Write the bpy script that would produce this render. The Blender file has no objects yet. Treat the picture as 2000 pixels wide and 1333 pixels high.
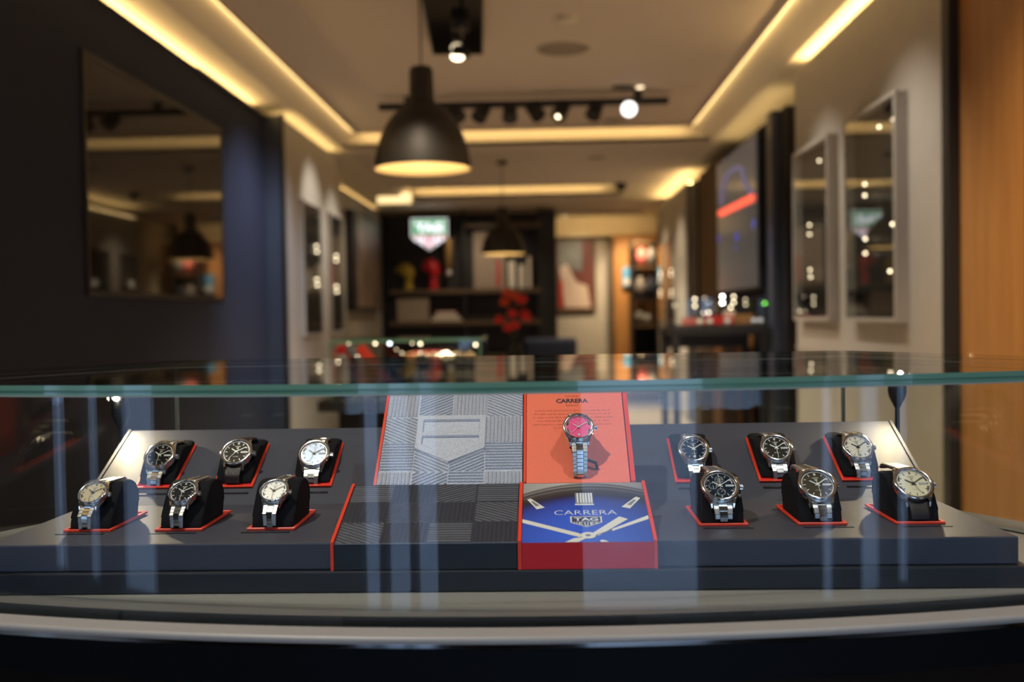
import bpy, math, random
from mathutils import Vector, Matrix
random.seed(7)
PI = math.pi
scene = bpy.context.scene
COL = scene.collection
E = 1.20            # eye height
F = 1944.4          # focal length in pixels of the 2000 px wide frame (35 mm lens)

# ------------------------------------------------------------------ camera
cam_d = bpy.data.cameras.new('camera')
cam = bpy.data.objects.new('camera', cam_d)
COL.objects.link(cam)
yc = Vector((60 / F, 51.5 / F, -1)).normalized()        # world Y seen from the camera
zc = Vector((-0.0153, 1, 0)); zc = (zc - yc * zc.dot(yc)).normalized()
xc = yc.cross(zc)
# rows of R (camera->world) are the world axes in camera coordinates
R = Matrix((xc, yc, zc))
cam.matrix_world = Matrix.Translation((0, 0, E)) @ R.to_4x4()
cam_d.lens = 35; cam_d.sensor_width = 36; cam_d.clip_start = 0.01; cam_d.clip_end = 200
cam_d.dof.use_dof = True; cam_d.dof.focus_distance = 1.13; cam_d.dof.aperture_fstop = 3.5
scene.camera = cam

def at(px, py, Y):
    d = R @ Vector(((px - 1000) / F, (666.5 - py) / F, -1))
    return Vector((0, 0, E)) + d * (Y / d.y)
def onx(px, py, X):
    d = R @ Vector(((px - 1000) / F, (666.5 - py) / F, -1))
    return Vector((0, 0, E)) + d * (X / d.x)

# ------------------------------------------------------------------ materials
def nt(name):
    m = bpy.data.materials.new(name); m.use_nodes = True
    t = m.node_tree; b = t.nodes['Principled BSDF']
    return m, t, b
def mat(name, col, rough=0.5, metal=0.0, bump=0.0, bscale=200, emit=None, estr=0, coat=0, vary=0.0, vscale=8, spec=0.5, sheen=0):
    m, t, b = nt(name)
    b.inputs['Base Color'].default_value = (*col, 1)
    b.inputs['Roughness'].default_value = rough
    b.inputs['Metallic'].default_value = metal
    b.inputs['Specular IOR Level'].default_value = spec
    if coat: b.inputs['Coat Weight'].default_value = coat; b.inputs['Coat Roughness'].default_value = 0.05
    if sheen: b.inputs['Sheen Weight'].default_value = sheen
    if emit:
        b.inputs['Emission Color'].default_value = (*emit, 1); b.inputs['Emission Strength'].default_value = estr
    if bump or vary:
        tc = t.nodes.new('ShaderNodeTexCoord')
    if bump:
        n = t.nodes.new('ShaderNodeTexNoise'); n.inputs['Scale'].default_value = bscale; n.inputs['Detail'].default_value = 3
        t.links.new(tc.outputs['Object'], n.inputs['Vector'])
        bp = t.nodes.new('ShaderNodeBump'); bp.inputs['Strength'].default_value = bump; bp.inputs['Distance'].default_value = 0.001
        t.links.new(n.outputs['Fac'], bp.inputs['Height']); t.links.new(bp.outputs['Normal'], b.inputs['Normal'])
    if vary:
        n = t.nodes.new('ShaderNodeTexNoise'); n.inputs['Scale'].default_value = vscale; n.inputs['Detail'].default_value = 4
        t.links.new(tc.outputs['Object'], n.inputs['Vector'])
        r = t.nodes.new('ShaderNodeValToRGB')
        r.color_ramp.elements[0].position = 0.3; r.color_ramp.elements[1].position = 0.7
        r.color_ramp.elements[0].color = (*[c * (1 - vary) for c in col], 1)
        r.color_ramp.elements[1].color = (*[min(1, c * (1 + vary)) for c in col], 1)
        t.links.new(n.outputs['Fac'], r.inputs['Fac']); t.links.new(r.outputs['Color'], b.inputs['Base Color'])
    return m
def glass(name, tint=(0.97, 0.99, 0.98), f0=0.04, power=5.0):
    m = bpy.data.materials.new(name); m.use_nodes = True; t = m.node_tree
    t.nodes.clear(); N = t.nodes.new; L = t.links.new
    g = N('ShaderNodeNewGeometry'); dot = N('ShaderNodeVectorMath'); dot.operation = 'DOT_PRODUCT'
    L(g.outputs['Normal'], dot.inputs[0]); L(g.outputs['Incoming'], dot.inputs[1])
    def mth(op, a, b=None):
        n = N('ShaderNodeMath'); n.operation = op; n.use_clamp = (op == 'SUBTRACT')
        for i, v in enumerate((a, b)):
            if v is None: continue
            if isinstance(v, (int, float)): n.inputs[i].default_value = v
            else: L(v, n.inputs[i])
        return n.outputs[0]
    c = mth('ABSOLUTE', dot.outputs['Value'])
    s = mth('POWER', mth('SUBTRACT', 1.0, c), power)
    f = mth('ADD', mth('MULTIPLY', s, 1 - f0), f0)
    tr = N('ShaderNodeBsdfTransparent'); tr.inputs['Color'].default_value = (*tint, 1)
    gl = N('ShaderNodeBsdfGlossy'); gl.inputs['Roughness'].default_value = 0.0
    mx = N('ShaderNodeMixShader'); o = N('ShaderNodeOutputMaterial')
    L(f, mx.inputs[0]); L(tr.outputs[0], mx.inputs[1]); L(gl.outputs[0], mx.inputs[2]); L(mx.outputs[0], o.inputs['Surface'])
    return m
def led(name, col, s):
    m = mat(name, (0.8, 0.8, 0.8), emit=col, estr=s)
    m.cycles.emission_sampling = 'NONE'
    return m
def wood(name, c1, c2, axis='Z', rough=0.45):
    m, t, b = nt(name)
    tc = t.nodes.new('ShaderNodeTexCoord'); mp = t.nodes.new('ShaderNodeMapping')
    mp.inputs['Scale'].default_value = (9, 9, 0.7) if axis == 'Z' else (0.7, 9, 9)
    n = t.nodes.new('ShaderNodeTexNoise'); n.inputs['Scale'].default_value = 3; n.inputs['Detail'].default_value = 6
    r = t.nodes.new('ShaderNodeValToRGB'); r.color_ramp.elements[0].color = (*c1, 1); r.color_ramp.elements[1].color = (*c2, 1)
    r.color_ramp.elements[0].position = 0.3; r.color_ramp.elements[1].position = 0.7
    t.links.new(tc.outputs['Object'], mp.inputs[0]); t.links.new(mp.outputs[0], n.inputs['Vector'])
    t.links.new(n.outputs['Fac'], r.inputs['Fac']); t.links.new(r.outputs['Color'], b.inputs['Base Color'])
    b.inputs['Roughness'].default_value = rough
    return m

M = {}
M['navy_wall'] = mat('navy_wall', (0.026, 0.031, 0.052), 0.8, bump=0.1, bscale=60, spec=0.12)
M['navy_gloss'] = mat('navy_gloss', (0.045, 0.055, 0.080), 0.35)
M['beige_wall'] = mat('beige_wall', (0.41, 0.385, 0.345), 0.6, bump=0.15, bscale=80, vary=0.03)
M['ceiling'] = mat('ceiling_paint', (0.66, 0.58, 0.50), 0.8, vary=0.02, vscale=1)
M['cove'] = mat('cove_paint', (0.74, 0.68, 0.55), 0.8)
M['floor'] = mat('floor_tile', (0.40, 0.34, 0.27), 0.35, vary=0.1, vscale=3)
M['black'] = mat('black_satin', (0.012, 0.012, 0.013), 0.45)
M['black_shelf'] = mat('black_shelving', (0.011, 0.010, 0.011), 0.5)
M['black_gloss'] = mat('black_gloss', (0.006, 0.006, 0.007), 0.08)
M['black_rough'] = mat('black_rough', (0.015, 0.014, 0.014), 0.8)
M['pendant'] = mat('pendant_black', (0.020, 0.017, 0.014), 0.55)
M['pendant_in'] = mat('pendant_inside_gold', (0.78, 0.62, 0.34), 0.5)
M['wood'] = wood('oak_wood', (0.33, 0.15, 0.045), (0.42, 0.21, 0.07))
M['wood_dark'] = wood('dark_wood', (0.10, 0.065, 0.035), (0.14, 0.09, 0.05), 'X')
M['curtain'] = mat('brown_curtain', (0.14, 0.085, 0.035), 0.8)
M['steel'] = mat('polished_steel', (0.74, 0.72, 0.69), 0.12, 1.0)
M['steel_brush'] = mat('brushed_steel', (0.66, 0.64, 0.61), 0.36, 1.0, bump=0.05, bscale=900)
M['chrome'] = mat('chrome_rim', (0.75, 0.72, 0.68), 0.08, 1.0)
M['suede'] = mat('black_suede', (0.0085, 0.008, 0.0095), 0.95, bump=0.4, bscale=900, spec=0.2)
M['leather'] = mat('dark_leather', (0.022, 0.012, 0.010), 0.5, bump=0.4, bscale=500)
M['tray'] = mat('charcoal_tray_cloth', (0.046, 0.048, 0.066), 0.55, bump=0.12, bscale=1500)
M['plinth'] = mat('dark_plinth', (0.016, 0.017, 0.022), 0.5)
M['cutout_edge_shade'] = mat('edge_shade_black', (0.008, 0.008, 0.01), 0.4)
M['red'] = mat('bright_red_acrylic', (0.82, 0.055, 0.022), 0.35)
M['red_deep'] = mat('deep_red_board', (0.62, 0.006, 0.012), 0.5)
M['coral'] = mat('coral_fabric', (0.92, 0.17, 0.085), 0.6, bump=0.5, bscale=1200, vary=0.08, vscale=900)
M['silver_cloth'] = mat('silver_rib_cloth', (0.45, 0.45, 0.50), 0.45, 0.15, bump=0.4, bscale=1500, vary=0.45, vscale=1400)  # fine tone variation puts the metallic sparkle into the colour
M['navy_cloth'] = mat('navy_rib_cloth', (0.024, 0.025, 0.036), 0.5, bump=0.2, bscale=1500)
M['thread'] = mat('silver_thread', (0.22, 0.22, 0.25), 0.4, 0.4)
M['navy_board'] = mat('navy_board', (0.012, 0.014, 0.021), 0.5)
M['counter'] = mat('grey_beige_counter', (0.255, 0.240, 0.215), 0.42, bump=0.05, bscale=300)
M['groove'] = mat('groove_dark', (0.03, 0.032, 0.04), 0.4)
M['print_white'] = mat('printed_white', (0.72, 0.72, 0.74), 0.5)
M['print_cream'] = mat('printed_cream', (0.74, 0.70, 0.62), 0.5)
M['print_grey'] = mat('printed_grey', (0.20, 0.20, 0.21), 0.5)
M['print_black'] = mat('printed_black', (0.03, 0.02, 0.03), 0.6)
M['print_brown'] = mat('printed_brown', (0.42, 0.075, 0.04), 0.6)
M['glass'] = glass('clear_glass')
M['glass_top'] = glass('clear_glass_top', (0.98, 0.995, 0.985))
M['crystal'] = glass('watch_crystal', (0.99, 0.99, 0.99), 0.02)
M['glass_edge_thin'] = mat('pale_glass_edge', (0.30, 0.33, 0.28), 0.3)
M['glass_edge_dark'] = mat('dark_glass_edge', (0.07, 0.17, 0.11), 0.2)
M['glass_edge'] = mat('green_glass_edge', (0.14, 0.29, 0.19), 0.15, coat=0.6)
M['screen'] = mat('black_screen', (0.010, 0.009, 0.009), 0.04)
M['dark_glass'] = mat('dark_case_back', (0.022, 0.018, 0.016), 0.5)
M['led_warm'] = led('led_warm', (1, 0.80, 0.52), 4)
M['led_dim'] = led('led_dim', (1, 0.76, 0.48), 1.6)
M['led_white'] = led('led_white', (1, 0.97, 0.92), 12)
M['led_green'] = led('led_green', (0.22, 1, 0.03), 3.2)
M['lamp_face'] = led('lamp_face', (1, 0.86, 0.62), 60)
M['bulb'] = mat('bulb_glow', (1, 1, 1), emit=(1, 0.75, 0.4), estr=1.6)
M['strip'] = mat('cove_led_strip', (1, 1, 1), emit=(1, 0.66, 0.27), estr=18)
M['strip_soft'] = mat('recess_led_strip', (1, 1, 1), emit=(1, 0.68, 0.28), estr=5)
M['strip_faint'] = mat('side_recess_led_strip', (1, 1, 1), emit=(1, 0.68, 0.28), estr=1.9)
M['wash_glow'] = mat('wash_glow', (1, 1, 1), emit=(1, 0.72, 0.34), estr=.7)

# ------------------------------------------------------------------ mesh builder
class MB:
    def __init__(s): s.v = []; s.f = []; s.m = []; s.sm = []; s.mats = []
    def mi(s, m):
        if m not in s.mats: s.mats.append(m)
        return s.mats.index(m)
    def add(s, vs, fs, m, T=None, smooth=False):
        o = len(s.v); i = s.mi(m)
        for p in vs:
            p = Vector(p)
            s.v.append(T @ p if T is not None else p)
        for f in fs: s.f.append(tuple(o + k for k in f)); s.m.append(i); s.sm.append(smooth)
        return s
    def box(s, c, d, m, T=None):
        x, y, z = c; a, b, h = d[0] / 2, d[1] / 2, d[2] / 2
        vs = [(x + i * a, y + j * b, z + k * h) for i in (-1, 1) for j in (-1, 1) for k in (-1, 1)]
        return s.add(vs, [(0, 1, 3, 2), (4, 6, 7, 5), (0, 4, 5, 1), (2, 3, 7, 6), (0, 2, 6, 4), (1, 5, 7, 3)], m, T)
    def bx(s, x0, x1, y0, y1, z0, z1, m, T=None):
        return s.box(((x0 + x1) / 2, (y0 + y1) / 2, (z0 + z1) / 2), (abs(x1 - x0), abs(y1 - y0), abs(z1 - z0)), m, T)
    def prism(s, poly, z0, z1, m, T=None, mside=None):      # polygon in XY, counter-clockwise, extruded in Z
        n = len(poly)
        vs = [(x, y, z0) for x, y in poly] + [(x, y, z1) for x, y in poly]
        s.add(vs, [tuple(range(n - 1, -1, -1)), tuple(range(n, 2 * n))], m, T)
        s.add(vs, [(i, (i + 1) % n, n + (i + 1) % n, n + i) for i in range(n)], mside or m, T)
        return s
    def xprism(s, poly, x0, x1, m, T=None):                 # polygon in YZ extruded in X
        n = len(poly)
        vs = [(x0, y, z) for y, z in poly] + [(x1, y, z) for y, z in poly]
        return s.add(vs, [tuple(range(n - 1, -1, -1)), tuple(range(n, 2 * n))] + [(i, (i + 1) % n, n + (i + 1) % n, n + i) for i in range(n)], m, T)
    def lathe(s, prof, m, T=None, n=48, close=False, smooth=True):   # (r, z) profile round Z
        vs = []; fs = []; k = len(prof)
        for i in range(n):
            a = 2 * PI * i / n
            for r, z in prof: vs.append((r * math.cos(a), r * math.sin(a), z))
        for i in range(n):
            j = (i + 1) % n
            for q in range(k if close else k - 1):
                p = (q + 1) % k
                fs.append((i * k + q, j * k + q, j * k + p, i * k + p))
        return s.add(vs, fs, m, T, smooth)
    def disc(s, r, z, m, T=None, n=48, c=(0, 0)):
        return s.add([(c[0] + r * math.cos(2 * PI * i / n), c[1] + r * math.sin(2 * PI * i / n), z) for i in range(n)], [tuple(range(n))], m, T)
    def cyl(s, c, r, z0, z1, m, T=None, n=24, r2=None):
        r2 = r if r2 is None else r2
        t = Matrix.Translation(c); t = T @ t if T is not None else t
        return s.lathe([(0.0001, z0), (r, z0)], m, t, n, smooth=False).lathe([(r, z0), (r2, z1)], m, t, n).lathe([(r2, z1), (0.0001, z1)], m, t, n, smooth=False)
    def ball(s, c, r, m, T=None, n=12, sc=(1, 1, 1)):
        t = Matrix.Translation(c) @ Matrix.Diagonal((*sc, 1)); t = T @ t if T is not None else t
        k = max(4, n // 2)
        return s.lathe([(max(1e-5, r * math.sin(PI * i / k)), -r * math.cos(PI * i / k)) for i in range(k + 1)], m, t, n)
    def tube(s, pts, r, m, T=None, n=10):
        pts = [Vector(p) for p in pts]; vs = []; fs = []
        rr = r if isinstance(r, (list, tuple)) else [r] * len(pts)
        up = Vector((0.13, 0.31, 0.94))
        for i, p in enumerate(pts):
            d = (pts[min(i + 1, len(pts) - 1)] - pts[max(i - 1, 0)]).normalized()
            a = d.cross(up)
            if a.length < 1e-3: a = d.cross(Vector((1, 0, 0)))
            a.normalize(); b = d.cross(a)
            for k in range(n):
                t = 2 * PI * k / n
                vs.append(p + (a * math.cos(t) + b * math.sin(t)) * rr[i])
        for i in range(len(pts) - 1):
            for k in range(n):
                j = (k + 1) % n
                fs.append((i * n + k, i * n + j, (i + 1) * n + j, (i + 1) * n + k))
        fs.append(tuple(range(n - 1, -1, -1))); fs.append(tuple((len(pts) - 1) * n + k for k in range(n)))
        return s.add(vs, fs, m, T, True)
    def loft(s, rings, m, T=None, smooth=False):
        n = len(rings[0]); vs = [p for r in rings for p in r]; fs = []
        for i in range(len(rings) - 1):
            for k in range(n):
                j = (k + 1) % n
                fs.append((i * n + k, i * n + j, (i + 1) * n + j, (i + 1) * n + k))
        fs.append(tuple(range(n - 1, -1, -1))); fs.append(tuple((len(rings) - 1) * n + k for k in range(n)))
        return s.add(vs, fs, m, T, smooth)
    def text(s, txt, c, w, h, m, T=None, z=0.0, bold=0.0):
        vs, fs = glyphs(txt, bold)
        return s.add([(c[0] + x * w, c[1] + y * h, z) for x, y in vs], fs, m, T)
    def mesh(s, name):
        me = bpy.data.meshes.new(name)
        me.from_pydata([tuple(p) for p in s.v], [], s.f)
        for mm in s.mats: me.materials.append(M[mm] if isinstance(mm, str) else mm)
        me.polygons.foreach_set('material_index', s.m); me.polygons.foreach_set('use_smooth', s.sm)
        me.update(); return me
    def build(s, name, parent=None, bevel=0, seg=2):
        o = bpy.data.objects.new(name, s.mesh(name)); COL.objects.link(o)
        if parent is not None: o.parent = parent
        if bevel:
            b = o.modifiers.new('bevel', 'BEVEL'); b.width = bevel; b.segments = seg; b.limit_method = 'ANGLE'; b.angle_limit = 0.6
        return o

_gl = {}
def glyphs(txt, bold):                       # text outline normalised to width 1 and height 1, centred
    k = (txt, bold)
    if k in _gl: return _gl[k]
    cu = bpy.data.curves.new('letters', 'FONT'); cu.body = txt; cu.offset = bold; cu.resolution_u = 3
    o = bpy.data.objects.new('letters', cu); COL.objects.link(o)
    bpy.context.view_layer.update()
    dg = bpy.context.evaluated_depsgraph_get(); ev = o.evaluated_get(dg); me = ev.to_mesh()
    vs = [(v.co.x, v.co.y) for v in me.vertices]; fs = [tuple(p.vertices) for p in me.polygons]
    ev.to_mesh_clear(); bpy.data.objects.remove(o); bpy.data.curves.remove(cu)
    x0 = min(v[0] for v in vs); x1 = max(v[0] for v in vs); y0 = min(v[1] for v in vs); y1 = max(v[1] for v in vs)
    vs = [((x - (x0 + x1) / 2) / (x1 - x0), (y - (y0 + y1) / 2) / (y1 - y0)) for x, y in vs]
    _gl[k] = (vs, fs); return _gl[k]

def tag(o, label=None, cat=None, group=None, kind=None):
    if label: o['label'] = label
    if cat: o['category'] = cat
    if group: o['group'] = group
    if kind: o['kind'] = kind
    return o
def thing(name, loc, label, cat, group=None, rz=0):
    o = bpy.data.objects.new(name, None); COL.objects.link(o); o.empty_display_size = 0.05
    o.location = loc; o.rotation_euler = (0, 0, rz)
    return tag(o, label, cat, group)
def struct(name, mb, **k): return tag(mb.build(name, **k), kind='structure')
def sub(o, loc): return Matrix.Translation(-Vector(loc))

def shield_poly(w, r=0.0):                   # brand-neutral name: a five sided badge outline, width w, top at y=0
    h = w / 2
    return [(-h, 0), (-h, -0.50 * w), (0, -0.86 * w), (h, -0.50 * w), (h, 0)]
def badge(mb, T, w, border, field_top, field_low, letters, z=0.0, bold=.03):
    dz = w * 0.004
    def sc(k, top=1.0):
        return [(x * k, (y + 0.43 * w) * k - 0.43 * w) for x, y in shield_poly(w)]
    mb.add([(x, y, z) for x, y in sc(1)], [(0, 1, 2, 3, 4)], border, T)
    inn = sc(0.90)
    a = inn[0]; ymid = -0.44 * w
    mb.add([(inn[0][0], inn[0][1], z + dz), (inn[0][0], ymid, z + dz), (-inn[0][0], ymid, z + dz), (-inn[0][0], inn[0][1], z + dz)], [(0, 1, 2, 3)], field_top, T)
    mb.add([(inn[0][0], ymid - 0.02 * w, z + dz), (inn[1][0], inn[1][1], z + dz), (inn[2][0], inn[2][1], z + dz), (inn[3][0], inn[3][1], z + dz), (-inn[0][0], ymid - 0.02 * w, z + dz)], [(0, 1, 2, 3, 4)], field_low, T)
    mb.text('TAG', (0, -0.245 * w), 0.76 * w, 0.27 * w, letters, T, z + 2 * dz, bold)
    top = -0.485 * w
    for ch, x, hh in (('H', -0.34, 0.13), ('E', -0.18, 0.22), ('U', 0.0, 0.30), ('E', 0.18, 0.22), ('R', 0.34, 0.13)):
        mb.text(ch, (x * w, top - hh * w / 2), 0.125 * w, hh * w, letters, T, z + 2 * dz, bold)

# ================================================================== THE ROOM SHELL
XL = -2.0; XR = 1.594
SOF = E + 1.56; TOP = E + 1.70; WT = E + 1.48
def rect_struct(name, x0, x1, y0, y1, z0, z1, m): return struct(name, MB().bx(x0, x1, y0, y1, z0, z1, m))
struct('floor', MB().bx(-4.0, 3.5, -1.6, 17.2, -0.08, 0, 'floor'))
rect_struct('wall_left', XL - 0.20, XL, -0.2, 7.2, 0, WT, 'navy_wall')
# outer shell behind the panelled walls, so no light leaks in
rect_struct('wall_left_outer', -2.62, -2.50, -0.08, 17.2, 0, TOP + 0.3, 'cove')
rect_struct('wall_right_outer', 2.10, 2.2, -0.08, 17.2, 0, TOP + 0.3, 'cove')
rect_struct('wall_left_added_alcove', -4.0, -3.9, -1.6, -0.1, 0, TOP + 0.3, 'black_rough'); rect_struct('wall_right_added_alcove', 3.4, 3.5, -1.6, -0.1, 0, TOP + 0.3, 'black_rough')  # unseen side alcoves, added so the outer openings mirror in the case glass
struct('wall_cross', MB().bx(-3.9, -2.0, -0.2, -0.1, 0, TOP + 0.3, 'black_rough').bx(XR + .02, 3.4, -0.2, -0.1, 0, TOP + 0.3, 'black_rough'))
rect_struct('wall_back', -2.6, 2.2, 16.9, 17.1, 0, TOP + 0.3, 'beige_wall')
# ceiling: two recesses with sloped gold faces
xa, xb = -1.83, 1.565; ya, yb = -1.2, 9.13; ya2, yb2 = 12.05, 13.1
ti, tj = -1.705, 1.385
s = MB()
def flat(mb, x0, x1, y0, y1, z, m):
    mb.bx(x0, x1, y0, y1, z, z + 0.03, m)
flat(s, -2.6, xa, -0.1, 17, SOF, 'cove'); flat(s, xb, 2.2, -0.1, 17, SOF, 'cove'); flat(s, -4, xa, -1.6, -.1, SOF, 'cove'); flat(s, xb, 3.5, -1.6, -.1, SOF, 'cove')
struct('ceiling_perimeter', s)
s = MB()
flat(s, xa, xb, -1.6, ya, SOF, 'ceiling'); flat(s, xa, xb, yb, ya2, SOF, 'ceiling'); flat(s, xa, 1.07, yb2, 15.2, SOF, 'ceiling'); flat(s, 1.07, xb, ya2, 15.2, SOF, 'cove')  # far right soffit in paler paint, its gold wash partly put into colour
flat(s, 0.1, xb, 15.2, 17, SOF, 'cove')
struct('ceiling_soffit', s)
struct('ceiling', MB().bx(-2.6, 2.2, -1.6, 17.1, TOP, TOP + 0.1, 'ceiling'))
s = MB()
def slope(mb, x0, x1, y0, y1):
    # left, right slanted faces, vertical ends
    zt = TOP
    mb.add([(x0, y0, SOF), (x0, y1, SOF), (x0 + 0.125, y1, zt), (x0 + 0.125, y0, zt)], [(0, 1, 2, 3)], 'cove')
    mb.add([(x1, y0, SOF), (x1, y1, SOF), (x1 - 0.18, y1, zt), (x1 - 0.18, y0, zt)], [(3, 2, 1, 0)], 'cove')
    mb.add([(x0, y1, SOF), (x1, y1, SOF), (x1, y1, zt), (x0, y1, zt)], [(3, 2, 1, 0)], 'cove')
    mb.add([(x0, y0, SOF), (x1, y0, SOF), (x1, y0, zt), (x0, y0, zt)], [(0, 1, 2, 3)], 'cove')
slope(s, xa, xb, ya, yb); slope(s, xa, 1.07, ya2, yb2)
struct('ceiling_cove', s)

def strip(p0, p1, w, h, label, m='strip'):
    p0, p1 = Vector(p0), Vector(p1); c = (p0 + p1) / 2
    d = p1 - p0
    t = thing('led_strip', c, label, 'led strip', 'gold led strips of the ceiling coves')
    mb = MB()
    if abs(d.y) > abs(d.x): mb.box((0, 0, 0), (w, abs(d.y), h), m)
    else: mb.box((0, 0, 0), (abs(d.x), w, h), m)
    mb.build('diffuser', t)
    mb = MB()
    if abs(d.y) > abs(d.x): mb.box((0, 0, -h * .85), (w * 1.3, abs(d.y), h * 0.6), 'cove')
    else: mb.box((0, 0, -h), (abs(d.x), w * 1.3, h * 0.6), 'cove')
    if w > h: mb.build('channel', t)
strip((XL - 0.11, 0, WT + 0.012), (XL - 0.11, 7.18, WT + 0.012), 0.02, 0.008, 'gold led strip hidden on top of the navy left wall')
strip((-1.94, 7.5, WT + 0.012), (-1.94, 9.3, WT + 0.012), 0.02, 0.008, 'gold led strip on top of the left beige display wall', 'strip_soft')
strip((XR + 0.05, 4.05, WT + 0.012), (XR + 0.05, 6.29, WT + 0.012), 0.02, 0.008, 'gold led strip on top of the right beige display wall')
strip((1.71, 7.0, E + 1.397), (1.71, 9.1, E + 1.397), 0.02, 0.008, 'gold led strip above the wall screen on the right', 'strip_soft')
def fascia(x0, x1, y0, y1, n):
    z0 = TOP - .032
    g = MB()
    for q in ((x0, x0 + .012, y0, y1), (x1 - .012, x1, y0, y1), (x0, x1, y1 - .012, y1), (x0, x1, y0, y0 + .012)): g.bx(*q, z0, TOP, 'ceiling')
    struct('ceiling_fascia_%d' % n, g)
    zs = TOP - .016
    for p0, p1, lab in (((x0 - .008, y0 + .02, zs), (x0 - .008, y1 - .02, zs), 'along the left edge'), ((x1 + .008, y0 + .02, zs), (x1 + .008, y1 - .02, zs), 'along the right edge'), ((x0 + .03, y1 + .008, zs), (x1 - .03, y1 + .008, zs), 'across the far end')):
        strip(p0, p1, .008, .02, 'gold led strip %s of the %s ceiling recess' % (lab, 'near large' if n == 1 else 'small far'), 'strip_soft' if 'end' in lab else 'strip_faint')
fascia(ti + .025, tj - .025, -1.0, yb - .11, 1)
fascia(ti + .025, .865, ya2 + .2, yb2 - .11, 2)
struct('ceiling_fascia_3', MB().bx(.12, 1.56, 15.15, 15.165, SOF - .06, SOF, 'ceiling'))
strip((.15, 15.176, SOF - .03), (1.54, 15.176, SOF - .03), .012, .02, 'gold led strip lighting the bulkhead at the far right')
strip((1.64, 11.0, E + 1.422), (1.64, 13.6, E + 1.422), .02, .008, 'gold led strip on top of the far right beige wall')
strip((-2.41, 9.5, E + 1.542), (-2.41, 14.3, E + 1.542), .02, .004, 'gold led strip on top of the poster wall', 'strip_soft')
# dark crown line on top of the walls
def trim(n, *a): return rect_struct('trim_%d' % n, *a)
trim(1, XL - 0.005, XL + 0.012, 5.8, 7.2, WT - 0.02, WT + 0.002, 'black')

# left side: end return, beige display wall, step to poster wall
rect_struct('wall_left_return', XL - 0.2, -1.885, 7.21, 7.33, 0, WT, 'navy_gloss')
rect_struct('trim_2', -1.884, -1.865, 7.20, 7.26, 0, WT + 0.01, 'black')
rect_struct('wall_left_beige', -2.3, -1.89, 7.34, 9.37, 0, WT, 'beige_wall')
rect_struct('wall_left_far', -2.49, -2.35, 9.38, 14.9, 0, E + 1.53, 'beige_wall')
# right side
b = MB().bx(XR, XR + 0.30, 3.98, 6.30, 0, WT, 'beige_wall')
struct('wall_right_beige', b)
rect_struct('trim_3', XR - 0.006, XR + 0.004, 3.98, 6.30, E - 0.235, E - 0.215, 'beige_wall')
rect_struct('trim_4', XR - 0.02, XR + 0.02, 3.905, 3.975, 0, WT + 0.06, 'black')
rect_struct('wall_right_wood', XR + 0.02, XR + 0.2, -0.2, 3.90, 0, WT + 0.06, 'wood')
rect_struct('trim_5', XR + 0.008, XR + 0.02, 3.25, 3.36, 0, WT + 0.06, 'black')
rect_struct('trim_6', XR + 0.008, XR + 0.02, 3.10, 3.16, 0, WT + 0.06, 'black')
zr = E + 1.385
rect_struct('wall_right_navy', 1.66, 1.9, 6.96, 9.2, 0, zr, 'navy_wall')
rect_struct('wall_right_return', 1.66, 1.88, 6.82, 6.95, 0, zr, 'black')
rect_struct('trim_7', 1.60, 1.655, 6.97, 7.12, 0, zr, 'navy_gloss')
rect_struct('wall_right_brown', 1.62, 1.9, 9.22, 10.30, 0, E + 1.40, 'curtain')
rect_struct('trim_8', 1.60, 1.9, 10.32, 10.95, 0, E + 1.36, 'black')
rect_struct('wall_right_far', 1.58, 1.9, 10.97, 13.65, 0, E + 1.41, 'beige_wall')
# back: bulkhead, picture wall, wood wall
struct('ceiling_bulkhead', MB().bx(0.12, 1.9, 15.95, 16.1, E + 1.24, SOF, 'cove'))
rect_struct('wall_back_picture', 0.22, 1.10, 16.1, 16.3, 0, E + 1.24, 'beige_wall')
rect_struct('trim_9', 1.08, 1.14, 15.90, 16.09, 0, E + 1.24, 'wood_dark')
rect_struct('wall_back_wood', 1.14, 2.1, 15.8, 16.0, 0, E + 1.24, 'wood')
# unseen shop front behind the viewer, openings placed for blue reflections in the case glass
s = MB(); x = -3.9
for a, bb in [(-3.35, -3.15), (-2.95, -2.80), (-2.62, -2.28), (-0.89, -0.79), (-0.75, -0.62), (-0.585, -0.47), (0.30, 0.96), (1.72, 1.84), (2.0, 2.2), (2.30, 2.44)]:
    s.bx(x, a, -1.6, -1.5, 0, TOP + 0.1, 'black_rough'); s.bx(a, bb, -1.6, -1.5, 0, 0.12, 'black_rough'); s.bx(a, bb, -1.6, -1.5, 2.1, TOP + 0.1, 'black_rough'); x = bb
s.bx(x, 3.4, -1.6, -1.5, 0, TOP + 0.1, 'black_rough')
struct('wall_front', s)
M['paving'] = mat('paving', (.40, .40, .41), .8, vary=.15, vscale=3)
struct('pavement', MB().bx(-12, 12, -14, -1.7, -0.12, -0.02, 'paving'))

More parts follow.
